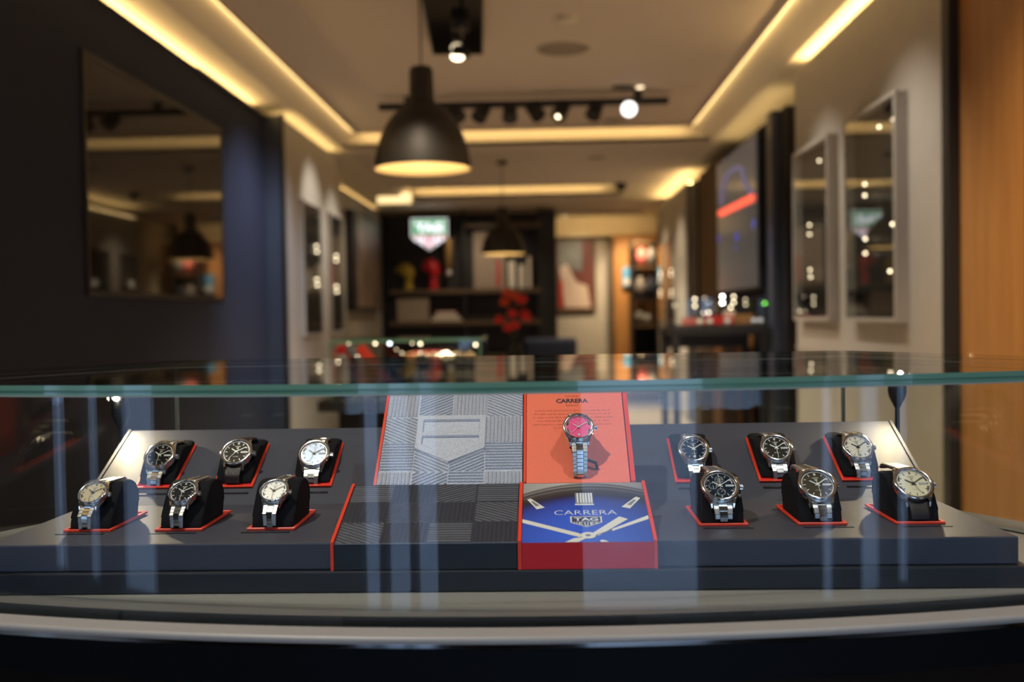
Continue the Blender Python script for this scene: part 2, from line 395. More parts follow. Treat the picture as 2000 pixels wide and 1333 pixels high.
# ================================================================== BACKGROUND THINGS
def screen(name, X, y0, y1, z0, z1, label, side):
    """flat screen on a side wall; side=+1 wall on the left (faces +X)"""
    loc = (X, (y0 + y1) / 2, z0); t = thing(name, loc, label, 'screen'); T = sub(t, loc)
    fw = 0.024; d = 0.014 * side
    f = MB()
    for a in ((y0, y1, z0, z0 + fw), (y0, y1, z1 - fw, z1), (y0, y0 + fw, z0 + fw, z1 - fw), (y1 - fw, y1, z0 + fw, z1 - fw)):
        f.bx(X, X + d, a[0], a[1], a[2], a[3], 'black', T)
    f.build('frame', t)
    MB().bx(X, X + d * 0.8, y0 + fw, y1 - fw, z0 + fw, z1 - fw, 'screen', T).build('screen_panel', t)
    return t, T
y0 = onx(160, 300, XL).y; y1 = onx(430, 300, XL).y
screen('wall_screen', XL, y0, y1, E + 0.115, E + 1.195, 'large black screen in a black frame on the navy left wall', 1)

def vitrine(X, y0, y1, z0, z1, side, label, dots, deep=0.06):
    """wall display case: side=+1 wall on the left"""
    loc = (X, (y0 + y1) / 2, z0)
    t = thing('wall_display_case', loc, label, 'display case', 'glazed display cases set in the beige walls'); T = sub(t, loc)
    fw = 0.020; d = deep * side
    f = MB()
    for a in ((y0 - fw, y1 + fw, z0 - fw, z0), (y0 - fw, y1 + fw, z1, z1 + fw), (y0 - fw, y0, z0, z1), (y1, y1 + fw, z0, z1)):
        f.bx(X, X + d, a[0], a[1], a[2], a[3], 'beige_wall', T)
    f.build('frame', t, bevel=0.004)
    MB().bx(X + 0.001 * side, X + 0.008 * side, y0, y1, z0, z1, 'dark_glass', T).build('back_panel', t)
    MB().bx(X + 0.015 * side, X + d * 0.85, y0, y1, z0 + 0.12, z0 + 0.13, 'black', T).build('shelf', t)
    MB().bx(X + d * 0.9, X + d * 0.95, y0, y1, z0, z1, 'glass', T).build('glass_door', t)
    for q in dots:
        p = onx(q[0], q[1], X + d * 0.6)
        MB().ball(p, q[2] if len(q) > 2 else 0.007, 'led_warm', T, 10).build('spotlight', t)
def yx(px, X): return onx(px, 500, X).y
zt, zb = E + 0.93, E - 0.04
vitrine(XR, yx(1636, XR), yx(1570, XR), zb, zt, -1, 'right beige wall display case with a bright top, the one farther from the counter',
        [(1581, 440), (1581, 458), (1582, 527), (1583, 541), (1600, 314), (1618, 303), (1624, 460, 0.005)])
vitrine(XR, yx(1772, XR), yx(1674, XR), zb, zt, -1, 'wider right beige wall display case next to the wood wall, with several light dots',
        [(1689, 360), (1689, 382), (1690, 467), (1690, 495), (1717, 248), (1745, 234), (1743, 438), (1738, 530)])
XB = -1.89
vitrine(XB, yx(588, XB), yx(622, XB), E - 0.12, E + 0.92, 1, 'left beige wall display case nearer to the navy wall', [(618, 481, .011), (619, 492, .011), (619, 546, .011), (620, 557, .011)], .03)
vitrine(XB, yx(641, XB), yx(664, XB), E - 0.12, E + 0.92, 1, 'narrow left beige wall display case beside the poster wall', [(657, 500, .012), (657, 509, .012), (657, 560, .012), (658, 570, .012)], .03)
XF = 1.58
vitrine(XF, yx(1320, XF), yx(1303, XF), E - 0.1, E + 0.9, -1, 'display case on the far right beige wall behind the dark table', [(1311, 529, .012), (1311, 537, .012), (1312, 569, .011), (1312, 578, .011), (1317, 597, .012)], .014)
vitrine(XF, yx(1297, XF), yx(1287, XF), E - 0.1, E + 0.9, -1, 'farthest display case on the right side wall', [(1290, 534, .013), (1290, 541, .012), (1290, 569, .013), (1290, 577, .012)], .014)

# small watches on pads at the foot of the wall cases
def mini_watch(loc, label, s=1.0, rz=0.0, dial='print_white', group=None):
    t = thing('wristwatch', loc, label, 'watch', group, rz)
    T = Matrix.Scale(s, 4) @ Matrix.Rotation(0.75, 4, 'X')
    MB().cyl((0, 0, 0.026), 0.021, 0, 0.010, 'steel', T, 20).build('case', t)
    MB().disc(0.017, 0.0365, dial, T, 20).build('dial', t)
    b = MB(); pts = []
    for k in range(13):
        a = -2.3 + 4.6 * k / 12
        pts.append((0.032 * math.sin(a), 0.028 * math.cos(a) - 0.001))
    for (y0, z0), (y1, z1) in zip(pts, pts[1:]):
        b.add([(-.009, y0, z0), (.009, y0, z0), (.009, y1, z1), (-.009, y1, z1), (-.009, y0 * .9, z0 - .003), (.009, y0 * .9, z0 - .003), (.009, y1 * .9, z1 - .003), (-.009, y1 * .9, z1 - .003)],
              [(0, 1, 2, 3), (7, 6, 5, 4), (0, 4, 5, 1), (3, 2, 6, 7), (0, 3, 7, 4), (1, 5, 6, 2)], 'steel_brush', T)
    b.build('bracelet', t)
    return t

# poster on the far left wall
loc = (-2.35, 12.6, E + 0.08)
t = thing('framed_poster', loc, 'tall pale brown poster in a deep black frame on the far left wall', 'poster'); T = sub(t, loc)
MB().bx(-2.35, -2.25, yx(686, -2.28), yx(738, -2.28), E + 0.08, E + 1.30, 'black', T).build('frame', t)
pm = mat('poster_print_brown', (0.16, 0.12, 0.09), 0.4, vary=0.6, vscale=3.5)
MB().bx(-2.26, -2.235, yx(698, -2.24), yx(740, -2.24), E + 0.12, E + 1.26, pm, T).build('print', t)

# black shelving unit at the back
YB = 14.5
p0, p1 = at(743, 600, YB), at(1088, 600, YB)
zt_ = at(915, 413, YB).z
loc = ((p0.x + p1.x) / 2, YB, 0)
t = thing('shelving_unit', loc, 'tall black shelving unit across the back of the shop', 'shelving'); T = sub(t, loc)
MB().bx(p0.x - 0.3, p1.x, YB + 0.30, YB + 0.36, 0, zt_, 'black_shelf', T).build('back_panel', t)
for xx in (p0.x - 0.3, at(905, 600, YB).x, p1.x - 0.28):
    w = 0.28 if xx == p1.x - 0.28 else (0.35 if xx == p0.x - 0.3 else 0.04)
    MB().bx(xx, xx + w, YB, YB + 0.295, 0, zt_, 'black_shelf', T).build('upright', t)
def shelf(px0, px1, py, m='wood_dark'):
    a, b = at(px0, py, YB), at(px1, py, YB)
    MB().bx(a.x, b.x, YB - 0.01, YB + 0.29, a.z - 0.03, a.z + 0.025, m, T).build('shelf', t)
    return a.z + 0.025
sh1 = shelf(762, 1058, 571); sh2 = shelf(762, 1058, 633); sh0 = shelf(908, 1058, 441)
sh3 = shelf(762, 1058, 700)

# illuminated badge
def em(name, c, s): return mat(name, c, emit=c, estr=s)
M['sign_green'] = em('sign_green', (0.02, 0.30, 0.09), .6)
M['sign_red'] = em('sign_red', (0.42, 0.02, 0.035), .6)
M['sign_white'] = em('sign_white', (0.86, 0.86, 0.94), 0.8)
M['sign_rim'] = em('sign_rim', (0.55, 0.58, 0.56), 0.6)
p = at(838, 427, YB - 0.06)
t = thing('illuminated_sign', (p.x, p.y, p.z), 'lit green and red shield sign on the black back shelving', 'sign')
Wd = 0.535
T = Matrix.Rotation(PI / 2, 4, 'X')
o = MB(); poly = shield_poly(Wd); o.prism(poly, -0.05, -0.001, 'black', T); o.build('box', t, bevel=0.01)
o = MB(); badge(o, T, Wd, 'sign_rim', 'sign_green', 'sign_red', 'sign_white', 0.001, .07); o.build('badge_face', t)

# things on the back shelves
def arc_piece(px, py, w, h, m, name, label, cat, a0, a1, base):
    p = at(px, py, YB + 0.1); t = thing(name, (p.x, p.y, base + 0.002), label, cat)
    zc_ = h / 2; pts = []; rr = []
    for k in range(13):
        a = a0 + (a1 - a0) * k / 12
        pts.append((w * 0.36 * math.cos(a), 0, h * 0.58 + h * 0.34 * math.sin(a))); rr.append(0.05 + 0.055 * math.sin(PI * min(1, k / 12 * 1.1 + 0.05)))
    MB().tube(pts, rr, m, n=12).build('crest', t)
    MB().cyl((pts[0][0], 0, 0), 0.07, 0, h * 0.45, m, n=16, r2=0.05).build('stand', t)
    return t
M['yellow'] = mat('mustard_yellow', (0.42, 0.30, 0.03), 0.5); M['racing_red'] = mat('racing_red', (0.45, 0.01, 0.015), 0.4)
arc_piece(786, 545, 0.26, 0.34, 'yellow', 'helmet_sculpture', 'yellow curved sculpture on the back shelf below the shield sign', 'sculpture', -0.3, 2.5, sh1)
arc_piece(838, 545, 0.20, 0.40, 'racing_red', 'helmet_sculpture', 'red curved sculpture beside the yellow one on the back shelf', 'sculpture', -0.4, 2.7, sh1)
p = at(877, 560, YB + 0.1); t = thing('trophy', (p.x, p.y, sh1 + 0.002), 'tall golden tapered trophy with a small silver ball on the back shelf', 'trophy')
M['gold'] = mat('aged_gold', (0.45, 0.30, 0.12), 0.4, 0.7)
MB().lathe([(0.001, 0), (0.05, 0), (0.05, 0.02), (0.02, 0.04), (0.02, 0.20), (0.001, 0.20)], 'black', n=20).build('base', t)
MB().ball((0, 0, 0.24), 0.055, 'steel_brush').build('ball', t)
MB().lathe([(0.001, 0.29), (0.045, 0.30), (0.06, 0.5), (0.09, 0.74), (0.085, 0.76), (0.001, 0.76)], 'gold', n=20).build('cup', t)
# tall pale board with printed figures
a, b2 = at(926, 560, YB + 0.08), at(986, 452, YB + 0.08)
M['pale_board'] = mat('pale_board', (0.30, 0.24, 0.19), 0.6, vary=0.08)
t = thing('display_board', ((a.x + b2.x) / 2, a.y, sh1 + 0.002), 'tall pale board with a red stripe standing on the back shelf', 'board')
MB().bx(-(b2.x - a.x) / 2, (b2.x - a.x) / 2, 0, 0.03, 0, b2.z - sh1, 'pale_board').build('panel', t)
MB().bx(0.10, 0.15, -0.004, -0.001, 0.02, 0.42, 'racing_red').build('stripe', t)
for px, w, h, m, lab in ((1000, 0.11, 0.40, 'navy_wall', 'dark blue book standing beside the pale board on the back shelf'), (1019, 0.09, 0.34, 'pale_board', 'pale book at the right end of the upper back shelf'), (1034, 0.06, 0.46, 'gold', 'thin gold book last on the upper back shelf')):
    p = at(px, 560, YB + 0.1)
    t = thing('book', (p.x, p.y, sh1 + 0.002), lab, 'book', 'books on the upper back shelf')
    MB().bx(-w / 2, w / 2, 0, 0.2, 0, h, m).build('cover', t); MB().bx(-w / 2 + 0.008, w / 2 - 0.008, -0.003, 0.19, 0.01, h + 0.004, 'print_cream').build('pages', t)
a, b2 = at(776, 625, YB + 0.05), at(836, 584, YB + 0.05)
t = thing('storage_box', ((a.x + b2.x) / 2, a.y, sh2 + 0.002), 'pale square box on the lower back shelf', 'box'); w = (b2.x - a.x) / 2
MB().bx(-w, w, 0, 0.22, 0, b2.z - sh2 - 0.05, 'pale_board').build('body', t, bevel=0.004)
MB().bx(-w - .005, w + .005, -0.005, 0.225, b2.z - sh2 - 0.05, b2.z - sh2, 'pale_board').build('lid', t, bevel=0.004)
p = at(872, 625, YB + 0.1)
zz = sh2 + 0.002
for w, h, m, lab in ((0.46, 0.05, 'gold', 'wide ochre book at the bottom of the pile on the lower back shelf'), (0.38, 0.045, 'wood_dark', 'brown book in the middle of the pile on the lower back shelf'), (0.30, 0.045, 'racing_red', 'red book on top of the pile on the lower back shelf')):
    t = thing('book', (p.x, p.y, zz), lab, 'book', 'book pile on the lower back shelf')
    MB().bx(-w / 2, w / 2, -0.02, 0.18, 0, h, m).build('cover', t); MB().bx(-w / 2 + .01, w / 2 - .01, -0.021, 0.17, 0.006, h - 0.006, 'print_cream').build('pages', t)
    zz += h + 0.001

# picture on the far wall
a, b2 = at(1089, 608, 16.05), at(1162, 466, 16.05)
loc = ((a.x + b2.x) / 2, 16.05, a.z)
t = thing('framed_picture', loc, 'large framed picture of pale and red shapes on the far back wall', 'picture'); w = (b2.x - a.x) / 2; h = b2.z - a.z
f = MB()
for q in ((-w, w, 0, .03), (-w, w, h - .03, h), (-w, -w + .03, .03, h - .03), (w - .03, w, .03, h - .03)): f.bx(q[0], q[1], -0.02, 0.045, q[2], q[3], 'wood_dark')
f.build('frame', t)
M['pic_grey'] = mat('pic_grey', (0.15, 0.16, 0.16), 0.5, vary=0.3, vscale=4); M['pic_maroon'] = mat('pic_maroon', (0.12, 0.03, 0.025), 0.5); M['pic_pale'] = mat('pic_pale', (0.52, 0.42, 0.36), 0.5)
c = MB(); c.bx(-w + .03, w - .03, 0, 0.04, .03, h - .03, 'pic_maroon')
c.add([(-w + .03, -.001, h * .60), (w * .3, -.001, h * .55), (w * .35, -.001, h - .03), (-w + .03, -.001, h - .03)], [(0, 1, 2, 3)], 'pic_grey')
c.add([(-w + .12, -.002, .05), (w - .08, -.002, .05), (w * .55, -.002, h * .35), (0.0, -.002, h * .40), (-w * .5, -.002, h * .66), (-w + .04, -.002, h * .60)], [(0, 1, 2, 3, 4, 5)], 'pic_pale')
c.add([(-w + .03, -.003, h * .05), (-w + .09, -.003, h * .05), (-w + .09, -.003, h * .42), (-w + .03, -.003, h * .42)], [(0, 1, 2, 3)], 'racing_red')
c.build('canvas', t)

# dark shelf rack before the wood wall
a, b2 = at(1236, 600, 15.3), at(1284, 600, 15.3)
loc = ((a.x + b2.x) / 2, 15.3, 0)
t = thing('display_rack', loc, 'narrow black shelf rack in front of the far wood wall', 'rack'); w = (b2.x - a.x) / 2
zr_ = at(1260, 470, 15.3).z
for xx in (-w, w): MB().bx(xx - .02, xx + .02, 0, 0.35, 0, zr_, 'black').build('upright', t)
lv = []
for py in (694, 636, 583, 520, 470):
    z = at(1260, py, 15.3).z; MB().bx(-w, w, 0, 0.34, z - .03, z, 'wood_dark' if py != 583 else 'black').build('shelf', t); lv.append(z)
MB().bx(-w + .02, w - .02, 0.30, 0.34, 0, lv[1], 'navy_wall').build('back_panel', t)
M['pink'] = mat('salmon_pink', (0.62, 0.16, 0.15), 0.5); M['sky_blue'] = mat('sky_blue', (0.09, 0.36, 0.70), 0.5); M['mid_grey'] = mat('mid_grey', (0.16, 0.15, 0.15), 0.5)
def bottle(px, lev, m, h, r, lab, name='bottle', Y=15.4):
    p = at(px, 500, Y); q = thing(name, (p.x, Y, lev + .002), lab, 'bottle' if name == 'bottle' else 'cap')
    MB().lathe([(.001, 0), (r, 0), (r, h * .72), (r * .5, h * .85), (r * .5, h), (.001, h)], m, n=16).build('body', q)
    MB().cyl((0, 0, h), r * .55, 0, h * .08, 'black', n=12).build('cap', q)
bottle(1253, lv[3], 'pink', 0.30, 0.075, 'salmon pink vase at the top of the black rack')
bottle(1272, lv[3], 'mid_grey', 0.30, 0.08, 'grey vase beside the pink one on the rack')
bottle(1250, lv[2], 'mid_grey', 0.34, 0.09, 'grey brown vase on the middle shelf of the black rack')
bottle(1270, lv[2], 'navy_wall', 0.34, 0.08, 'dark blue vase on the middle shelf of the black rack')
bottle(1247, lv[1], 'mid_grey', 0.26, 0.08, 'grey vase on the low shelf of the black rack')
bottle(1262, lv[1], 'print_grey', 0.20, 0.07, 'stubby grey vase on the low shelf of the black rack')
p = at(1229, 541, 15.7)
t = thing('wall_sign', (p.x, 15.72, p.z - 0.15), 'small sky blue box hung on the far wood wall', 'sign')
MB().bx(-.10, .10, 0, .07, 0, .30, 'sky_blue').build('box', t, bevel=0.01); MB().bx(-.08, .08, -.004, 0, .03, .12, 'print_white').build('label_strip', t)

# ---------- pendants
def pendant(p, s, label, ztop):
    t = thing('pendant_lamp', p, label, 'pendant lamp', 'black dome pendant lamps')
    prof = [(.226, 0), (.224, .03), (.215, .085), (.197, .145), (.171, .20), (.137, .248), (.097, .284), (.064, .308), (.059, .33), (.055, .458), (.047, .472), (.012, .475)]
    prof = [(r * s, z * s) for r, z in prof]
    MB().lathe(prof, 'pendant', n=64).build('shade', t)
    inn = [(r - 0.004 * s, z) for r, z in prof[:8]]
    MB().lathe([(prof[0][0], 0)] + inn + [(0.001, prof[7][1])], 'pendant_in', n=64).build('shade_lining', t)
    MB().cyl((0, 0, 0.10 * s), 0.035 * s, 0, 0.06 * s, 'bulb', n=20, r2=0.02 * s).build('bulb', t)
    MB().tube([(0, 0, 0.46 * s), (0, 0, ztop - p[2])], 0.004, 'black').build('cord', t)
    MB().cyl((0, 0, ztop - p[2] - 0.035), 0.05, 0, 0.033, 'black').build('canopy', t)
    l = bpy.data.lights.new('pendant_light', 'POINT'); l.energy = 1.5 * s; l.color = (1, 0.78, 0.46); l.shadow_soft_size = 0.03
    o = bpy.data.objects.new('pendant_light', l); COL.objects.link(o); o.parent = t; o.location = (0, 0, 0.07 * s)
p = at(826, 331, 4.65); pendant((p.x, p.y, p.z), 1.0, 'large black dome pendant lamp with gold inside, nearer of the two', TOP)
p = at(983, 497, 10.1); pendant((p.x, p.y, p.z), 1.0, 'black dome pendant lamp hanging before the back shelving', SOF)

# ---------- ceiling fittings
c = at(870, 60, 5.6)
loc = (-0.46, 5.55, E + 1.60)
t = thing('track_light_box', loc, 'black linear ceiling light box above the near pendant', 'ceiling light')
T = Matrix.Rotation(0.06, 4, 'Z')
MB().bx(-.155, .155, -.72, .58, 0, 0.10, 'black', T).build('housing', t, bevel=0.004)
MB().cyl((0.02, 0.50, -0.035), 0.055, 0, 0.04, 'black', T, 24).build('spot_head', t)
MB().ball((0.0, 0.50, -0.030), 0.040, 'led_warm', T, 16, (1, 1, .6)).build('spot_lens', t)
q = MB(); q.cyl((0.03, -0.15, -0.06), 0.05, 0, 0.06, 'black', T, 24); q.build('spot_head', t)
MB().bx(0.03, 0.05, -0.35, -0.12, -0.10, -0.085, 'steel', T).build('glint_bar', t)  # steel bar added to imitate a pale reflection streak under the housing
MB().bx(-.145, .145, -.70, .56, -0.004, -0.001, 'black_gloss', T).build('cover', t)
# horizontal track
pa, pb = at(740, 209, 7.7), at(1305, 197, 7.7)
zt_ = E + 1.60
loc = ((pa.x + pb.x) / 2, 7.7, zt_)
t = thing('track_light', loc, 'long black ceiling track with tilted spotlights running across the room', 'track light')
hw = (pb.x - pa.x) / 2
MB().bx(-hw, hw, -.03, .03, 0, .045, 'black').build('track', t)
MB().bx(-hw + .2, -hw + .26, -.02, .02, .045, TOP - zt_, 'black').build('bracket', t); MB().bx(hw - .26, hw - .2, -.02, .02, .045, TOP - zt_, 'black').build('bracket', t)
for k, (px, lit, ax) in enumerate(((885, 0, -.6), (945, 0, .5), (996, 0, 0), (1040, 0, -.6), (1100, 1, .5), (1165, 0, .4), (1228, 2, .15))):
    x = at(px, 215, 7.7).x - loc[0]
    TT = Matrix.Translation((x, 0, -.012)) @ Matrix.Rotation(ax, 4, 'Y') @ Matrix.Rotation(-0.5 if lit != 2 else -1.15, 4, 'X')
    h = MB(); h.cyl((0, 0, -.10), .062, 0, .12, 'black', TT, 20, r2=0.052); hd = h.build('spot_head', t)
    if lit:
        MB().ball((0, 0, -.102), .016 if lit == 1 else .05, 'led_warm' if lit == 1 else 'led_white_s', TT, 14, (1, 1, .3)).build('spot_lens', hd) if lit == 1 else None
        if lit == 2:
            M['led_white_s'] = led('led_white_s', (1, 0.97, 0.93), 1.5)
            MB().ball((0, 0, -.102), .058, 'led_white_s', TT, 14, (1, 1, .3)).build('spot_lens', hd)
def ceil_disc(px, py, z, r, m, name, label, cat, th=0.012):
    d = R @ Vector(((px - 1000) / F, (666.5 - py) / F, -1)); k = (z - E) / d.z; p = Vector((0, 0, E)) + d * k
    t = thing(name, (p.x, p.y, z - th), label, cat)
    MB().lathe([(0.001, 0), (r * .93, 0), (r, th * .6), (r, th)], m, n=40).build('grille' if name == 'ceiling_speaker' else 'housing', t)
    MB().lathe([(r, 0.002), (r * 1.06, 0.003), (r * 1.06, th)], 'cove', n=40).build('trim_ring', t)
M['grille'] = mat('speaker_grille', (0.30, 0.25, 0.20), 0.7)
ceil_disc(1100, 93, TOP, 0.17, 'grille', 'ceiling_speaker', 'round flush ceiling speaker near the middle of the recess', 'speaker')
ceil_disc(1107, 32, TOP, 0.06, 'cove', 'smoke_detector', 'small pale ceiling detector in front of the speaker', 'detector', 0.03)
ceil_disc(1216, 168, TOP, 0.09, 'print_black', 'ceiling_downlight', 'small dark recessed downlight beyond the speaker', 'downlight')
ceil_disc(1250, 168, TOP, 0.03, 'led_dim', 'ceiling_downlight', 'tiny lit downlight beside the dark one', 'downlight')
ceil_disc(1200, 233, TOP, 0.11, 'grille', 'ceiling_downlight', 'faint grey ceiling disc beyond the track light', 'downlight')
ceil_disc(1164, 306, SOF, 0.09, 'grille', 'ceiling_downlight', 'grey disc in the soffit between the two recesses', 'downlight')
def dome(px, py, z, label):
    d = R @ Vector(((px - 1000) / F, (666.5 - py) / F, -1)); k = (z - E) / d.z; p = Vector((0, 0, E)) + d * k
    t = thing('security_camera', (p.x, p.y, z - .07), label, 'camera', 'dome cameras on the ceiling')
    MB().ball((0, 0, .03), .055, 'black_gloss', n=16).build('dome', t); MB().cyl((0, 0, .03), .065, 0, .039, 'black').build('base', t)
dome(1298, 262, TOP - 0.02, 'black dome camera at the right end of the near ceiling recess')
dome(1213, 358, SOF, 'small black dome camera at the second ceiling recess')
# glowing rectangle added to paint a wash of gold light
a, b2 = at(738, 377, 12.9), at(803, 400, 12.9)
t = thing('light_wash', ((a.x + b2.x) / 2, 12.9, a.z - .1), 'glowing gold rectangle painting a light wash at the far left of the ceiling', 'painted light')
MB().bx(-(b2.x - a.x) / 2, (b2.x - a.x) / 2, -.03, 0, -.04, 0.09, 'wash_glow').build('diffuser', t); MB().bx(-(b2.x - a.x) / 2 - .02, (b2.x - a.x) / 2 + .02, .001, .03, -.05, TOP - a.z + .1, 'cove').build('housing', t)
p = at(1103, 420, 15.9); t = thing('ceiling_downlight', (p.x, 15.9, p.z), 'round lit spotlight right of the black shelving top', 'downlight')
MB().ball((0, 0, 0), .026, 'led_warm', n=14).build('lens', t); MB().cyl((0, 0, .02), .05, 0, .08, 'black').build('housing', t)

# ---------- screen on the right wall with neon figure
X = 1.60
ya_, yb_ = yx(1478, X), yx(1402, X); z0_, z1_ = E + 0.185, E + 1.325
loc = (X + .055, (ya_ + yb_) / 2, z0_)
t = thing('wall_screen', loc, 'grey screen with a glowing red bar and violet curve on the right wall', 'screen'); T = sub(t, loc)
M['screen_grey'] = mat('screen_grey', (0.03, 0.03, 0.03), 0.15, emit=(0.085, 0.078, 0.070), estr=0.35)
M['neon_red'] = em('neon_red', (1, 0.12, 0.06), .75); M['neon_violet'] = em('neon_violet', (0.18, 0.17, 0.32), 0.3); M['neon_blue'] = em('neon_blue', (0.07, 0.08, 0.65), 0.4)
MB().bx(X + .01, X + .055, ya_ - .02, yb_ + .02, z0_ - .02, z1_ + .02, 'black', T).build('frame', t)
MB().bx(X, X + .009, ya_, yb_, z0_, z1_, 'screen_grey', T).build('screen_panel', t)
q = MB(); q.tube([onx(1408, 417, X - .004), onx(1471, 386, X - .004)], .028, 'neon_red', T); q.build('neon_bar', t)
q = MB(); q.tube([onx(a, b, X - .004) for a, b in ((1409, 398), (1411, 370), (1416, 350), (1426, 335), (1440, 327), (1449, 330), (1452, 345), (1456, 362), (1468, 378))], .016, 'neon_violet', T); q.build('neon_curve', t)
for a, b, r in ((1472, 437, .035), (1439, 463, .04), (1404, 466, .03), (1436, 484, .02)): MB().ball((0, 0, 0), r, 'neon_blue', T @ Matrix.Translation(onx(a, b, X)) @ Matrix.Diagonal((.15, 1, 1, 1)), 10).build('glowing_dot', t)

# ---------- dark display table on the right with a glass case
YT = 7.0
a, b2 = at(1312, 641, YT), at(1508, 641, YT); zt_ = a.z
loc = ((a.x + b2.x) / 2, YT + .35, 0); w = (b2.x - a.x) / 2
t = thing('display_table', loc, 'dark high display table in front of the right wall screen', 'table')
MB().bx(-w, w, -.35, .35, zt_ - .055, zt_, 'black').build('table_top', t, bevel=.004)
for xx in (-w + .03, w - .05):
    for yy in (-.33, .33): MB().bx(xx - .025, xx + .025, yy - .02, yy + .02, 0, zt_ - .056, 'black').build('leg', t)
MB().bx(-w + .05, w - .05, .28, .30, zt_ - .16, zt_ - .056, 'black').build('apron', t)
gl = (loc[0], YT + .33, zt_ + .002)
t = thing('glass_case', gl, 'glass case with small lights standing on the dark high table', 'display case')
for q in ((-w + .03, w - .03, -.27, -.262, 0, .20), (-w + .03, w - .03, .262, .27, 0, .20), (-w + .03, -w + .038, -.26, .26, 0, .20), (w - .038, w - .03, -.26, .26, 0, .20)):
    MB().bx(*q, 'glass').build('side_pane', t)
MB().bx(-w + .03, w - .03, -.27, .27, .201, .209, 'glass_top').build('top_pane', t)
MB().bx(-w + .045, w - .045, -.25, .25, .001, .012, 'navy_board').build('floor_panel', t)
Ti = Matrix.Translation(-Vector(gl))
for px, py, r, m in ((1357, 585, .0085, 'led_warm'), (1357, 598, .0085, 'led_warm'), (1317, 597, .008, 'led_warm'), (1411, 580, .0095, 'led_white'), (1411, 592, .0095, 'led_white'), (1433, 580, .0085, 'led_warm'), (1433, 591, .0085, 'led_warm'),
                     (1427, 601, .0085, 'led_warm'), (1456, 586, .0075, 'led_dim'), (1456, 595, .0075, 'led_dim'), (1493, 593, .010, 'led_green'), (1384, 611, .008, 'led_warm'), (1374, 612, .008, 'led_dim'), (1376, 583, .006, 'led_dim')):
    MB().ball(at(px, py, YT + .30), r, m, Ti, 10).build('led', t)
zi = zt_ + .016
for px, w_, h_, m, lab in ((1345, .10, .05, 'pink', 'small pink box at the left of the table glass case'), (1402, .20, .06, 'red_deep', 'red box in the middle of the table glass case'), (1450, .13, .07, 'wood', 'tan box at the right of the table glass case'), (1425, .07, .10, 'print_cream', 'pale upright box in the table glass case')):
    p = at(px, 620, YT + .25); q = thing('jewellery_box', (p.x, YT + .22 + (.06 if m == 'print_cream' else 0), zi), lab, 'box')
    MB().bx(-w_ / 2, w_ / 2, -.04, .04, 0, h_ * .7, m).build('body', q, bevel=.003); MB().bx(-w_ / 2, w_ / 2, -.04, .04, h_ * .7 + .001, h_, m).build('lid', q, bevel=.003)
for k, px in enumerate((1365, 1384, 1418, 1470, 1482)):
    p = at(px, 620, YT + .15); mini_watch((p.x, YT + .13, zi), 'small steel watch in the table glass case, %s' % ('left of the red box', 'just before the red box', 'right of the red box', 'right of the tan box', 'last on the right')[k], 1.1, 0, 'print_white')
# things under/behind the table: pale pillar and wood cabinet
a, b2 = at(1363, 700, 9.6), at(1388, 700, 9.6)
t = thing('pedestal', ((a.x + b2.x) / 2, 9.6, 0), 'pale pedestal seen under the dark high table', 'pedestal'); w = (b2.x - a.x) / 2
MB().bx(-w, w, -w, w, .06, at(1370, 655, 9.6).z, 'beige_wall').build('column', t, bevel=.004); MB().bx(-w - .02, w + .02, -w - .02, w + .02, 0, .059, 'beige_wall').build('base', t)
a, b2 = at(1409, 700, 7.82), Vector((1.645, 0, 0))
t = thing('wooden_cabinet', ((a.x + b2.x) / 2, 8.02, 0), 'wooden cabinet standing behind the dark high table', 'cabinet'); w = (b2.x - a.x) / 2
MB().bx(-w, w, -.18, .2, .05, at(1440, 652, 8.6).z, 'wood').build('body', t, bevel=.004); MB().bx(-w + .01, -.005, -.2, -.181, .07, at(1440, 654, 8.6).z, 'wood_dark').build('door', t); MB().bx(.005, w - .01, -.2, -.181, .07, at(1440, 654, 8.6).z, 'wood').build('door', t)
MB().bx(-w + .02, w - .02, -.16, .18, 0, .049, 'black').build('plinth', t)

# ---------- mid-room glass vitrine on the left
YV = 4.5
a, b2 = at(644, 700, YV), at(938, 700, YV)
ztop = at(800, 664, YV).z; zfl = ztop - 0.27
cx = (a.x + b2.x) / 2; w = (b2.x - a.x) / 2; D = 0.55
loc = (cx, YV + D / 2, 0)
t = thing('glass_display_cabinet', loc, 'glass topped display cabinet in the middle of the shop, left of centre', 'display cabinet')
h2 = D / 2
for q in ((-w, w, -h2, -h2 + .008), (-w, w, h2 - .008, h2), (-w, -w + .008, -h2 + .009, h2 - .009), (w - .008, w, -h2 + .009, h2 - .009)):
    MB().bx(*q, zfl, ztop - .012, 'glass').build('side_pane', t)
MB().prism([(-w, -h2), (w, -h2), (w, h2), (-w, h2)], ztop - .011, ztop + .003, 'glass_top', mside='glass_edge').build('top_pane', t)
for xx in (-w, w): MB().bx(xx - .004, xx + .004, -h2 - .002, -h2 + .006, zfl, ztop - .012, 'glass_edge').build('corner_edge', t)
MB().bx(-w - .05, w + .05, -h2 - .05, h2 + .05, zfl - .05, zfl - .001, 'black_rough').build('ledge', t, bevel=.004)
MB().bx(-w + .03, w - .03, -h2 + .03, h2 - .03, .06, zfl - .051, 'black_rough').build('body', t)
MB().bx(-w + .06, w - .06, -h2 + .06, h2 - .06, 0, .059, 'black').build('plinth', t)
T = Matrix.Translation(-Vector(loc))
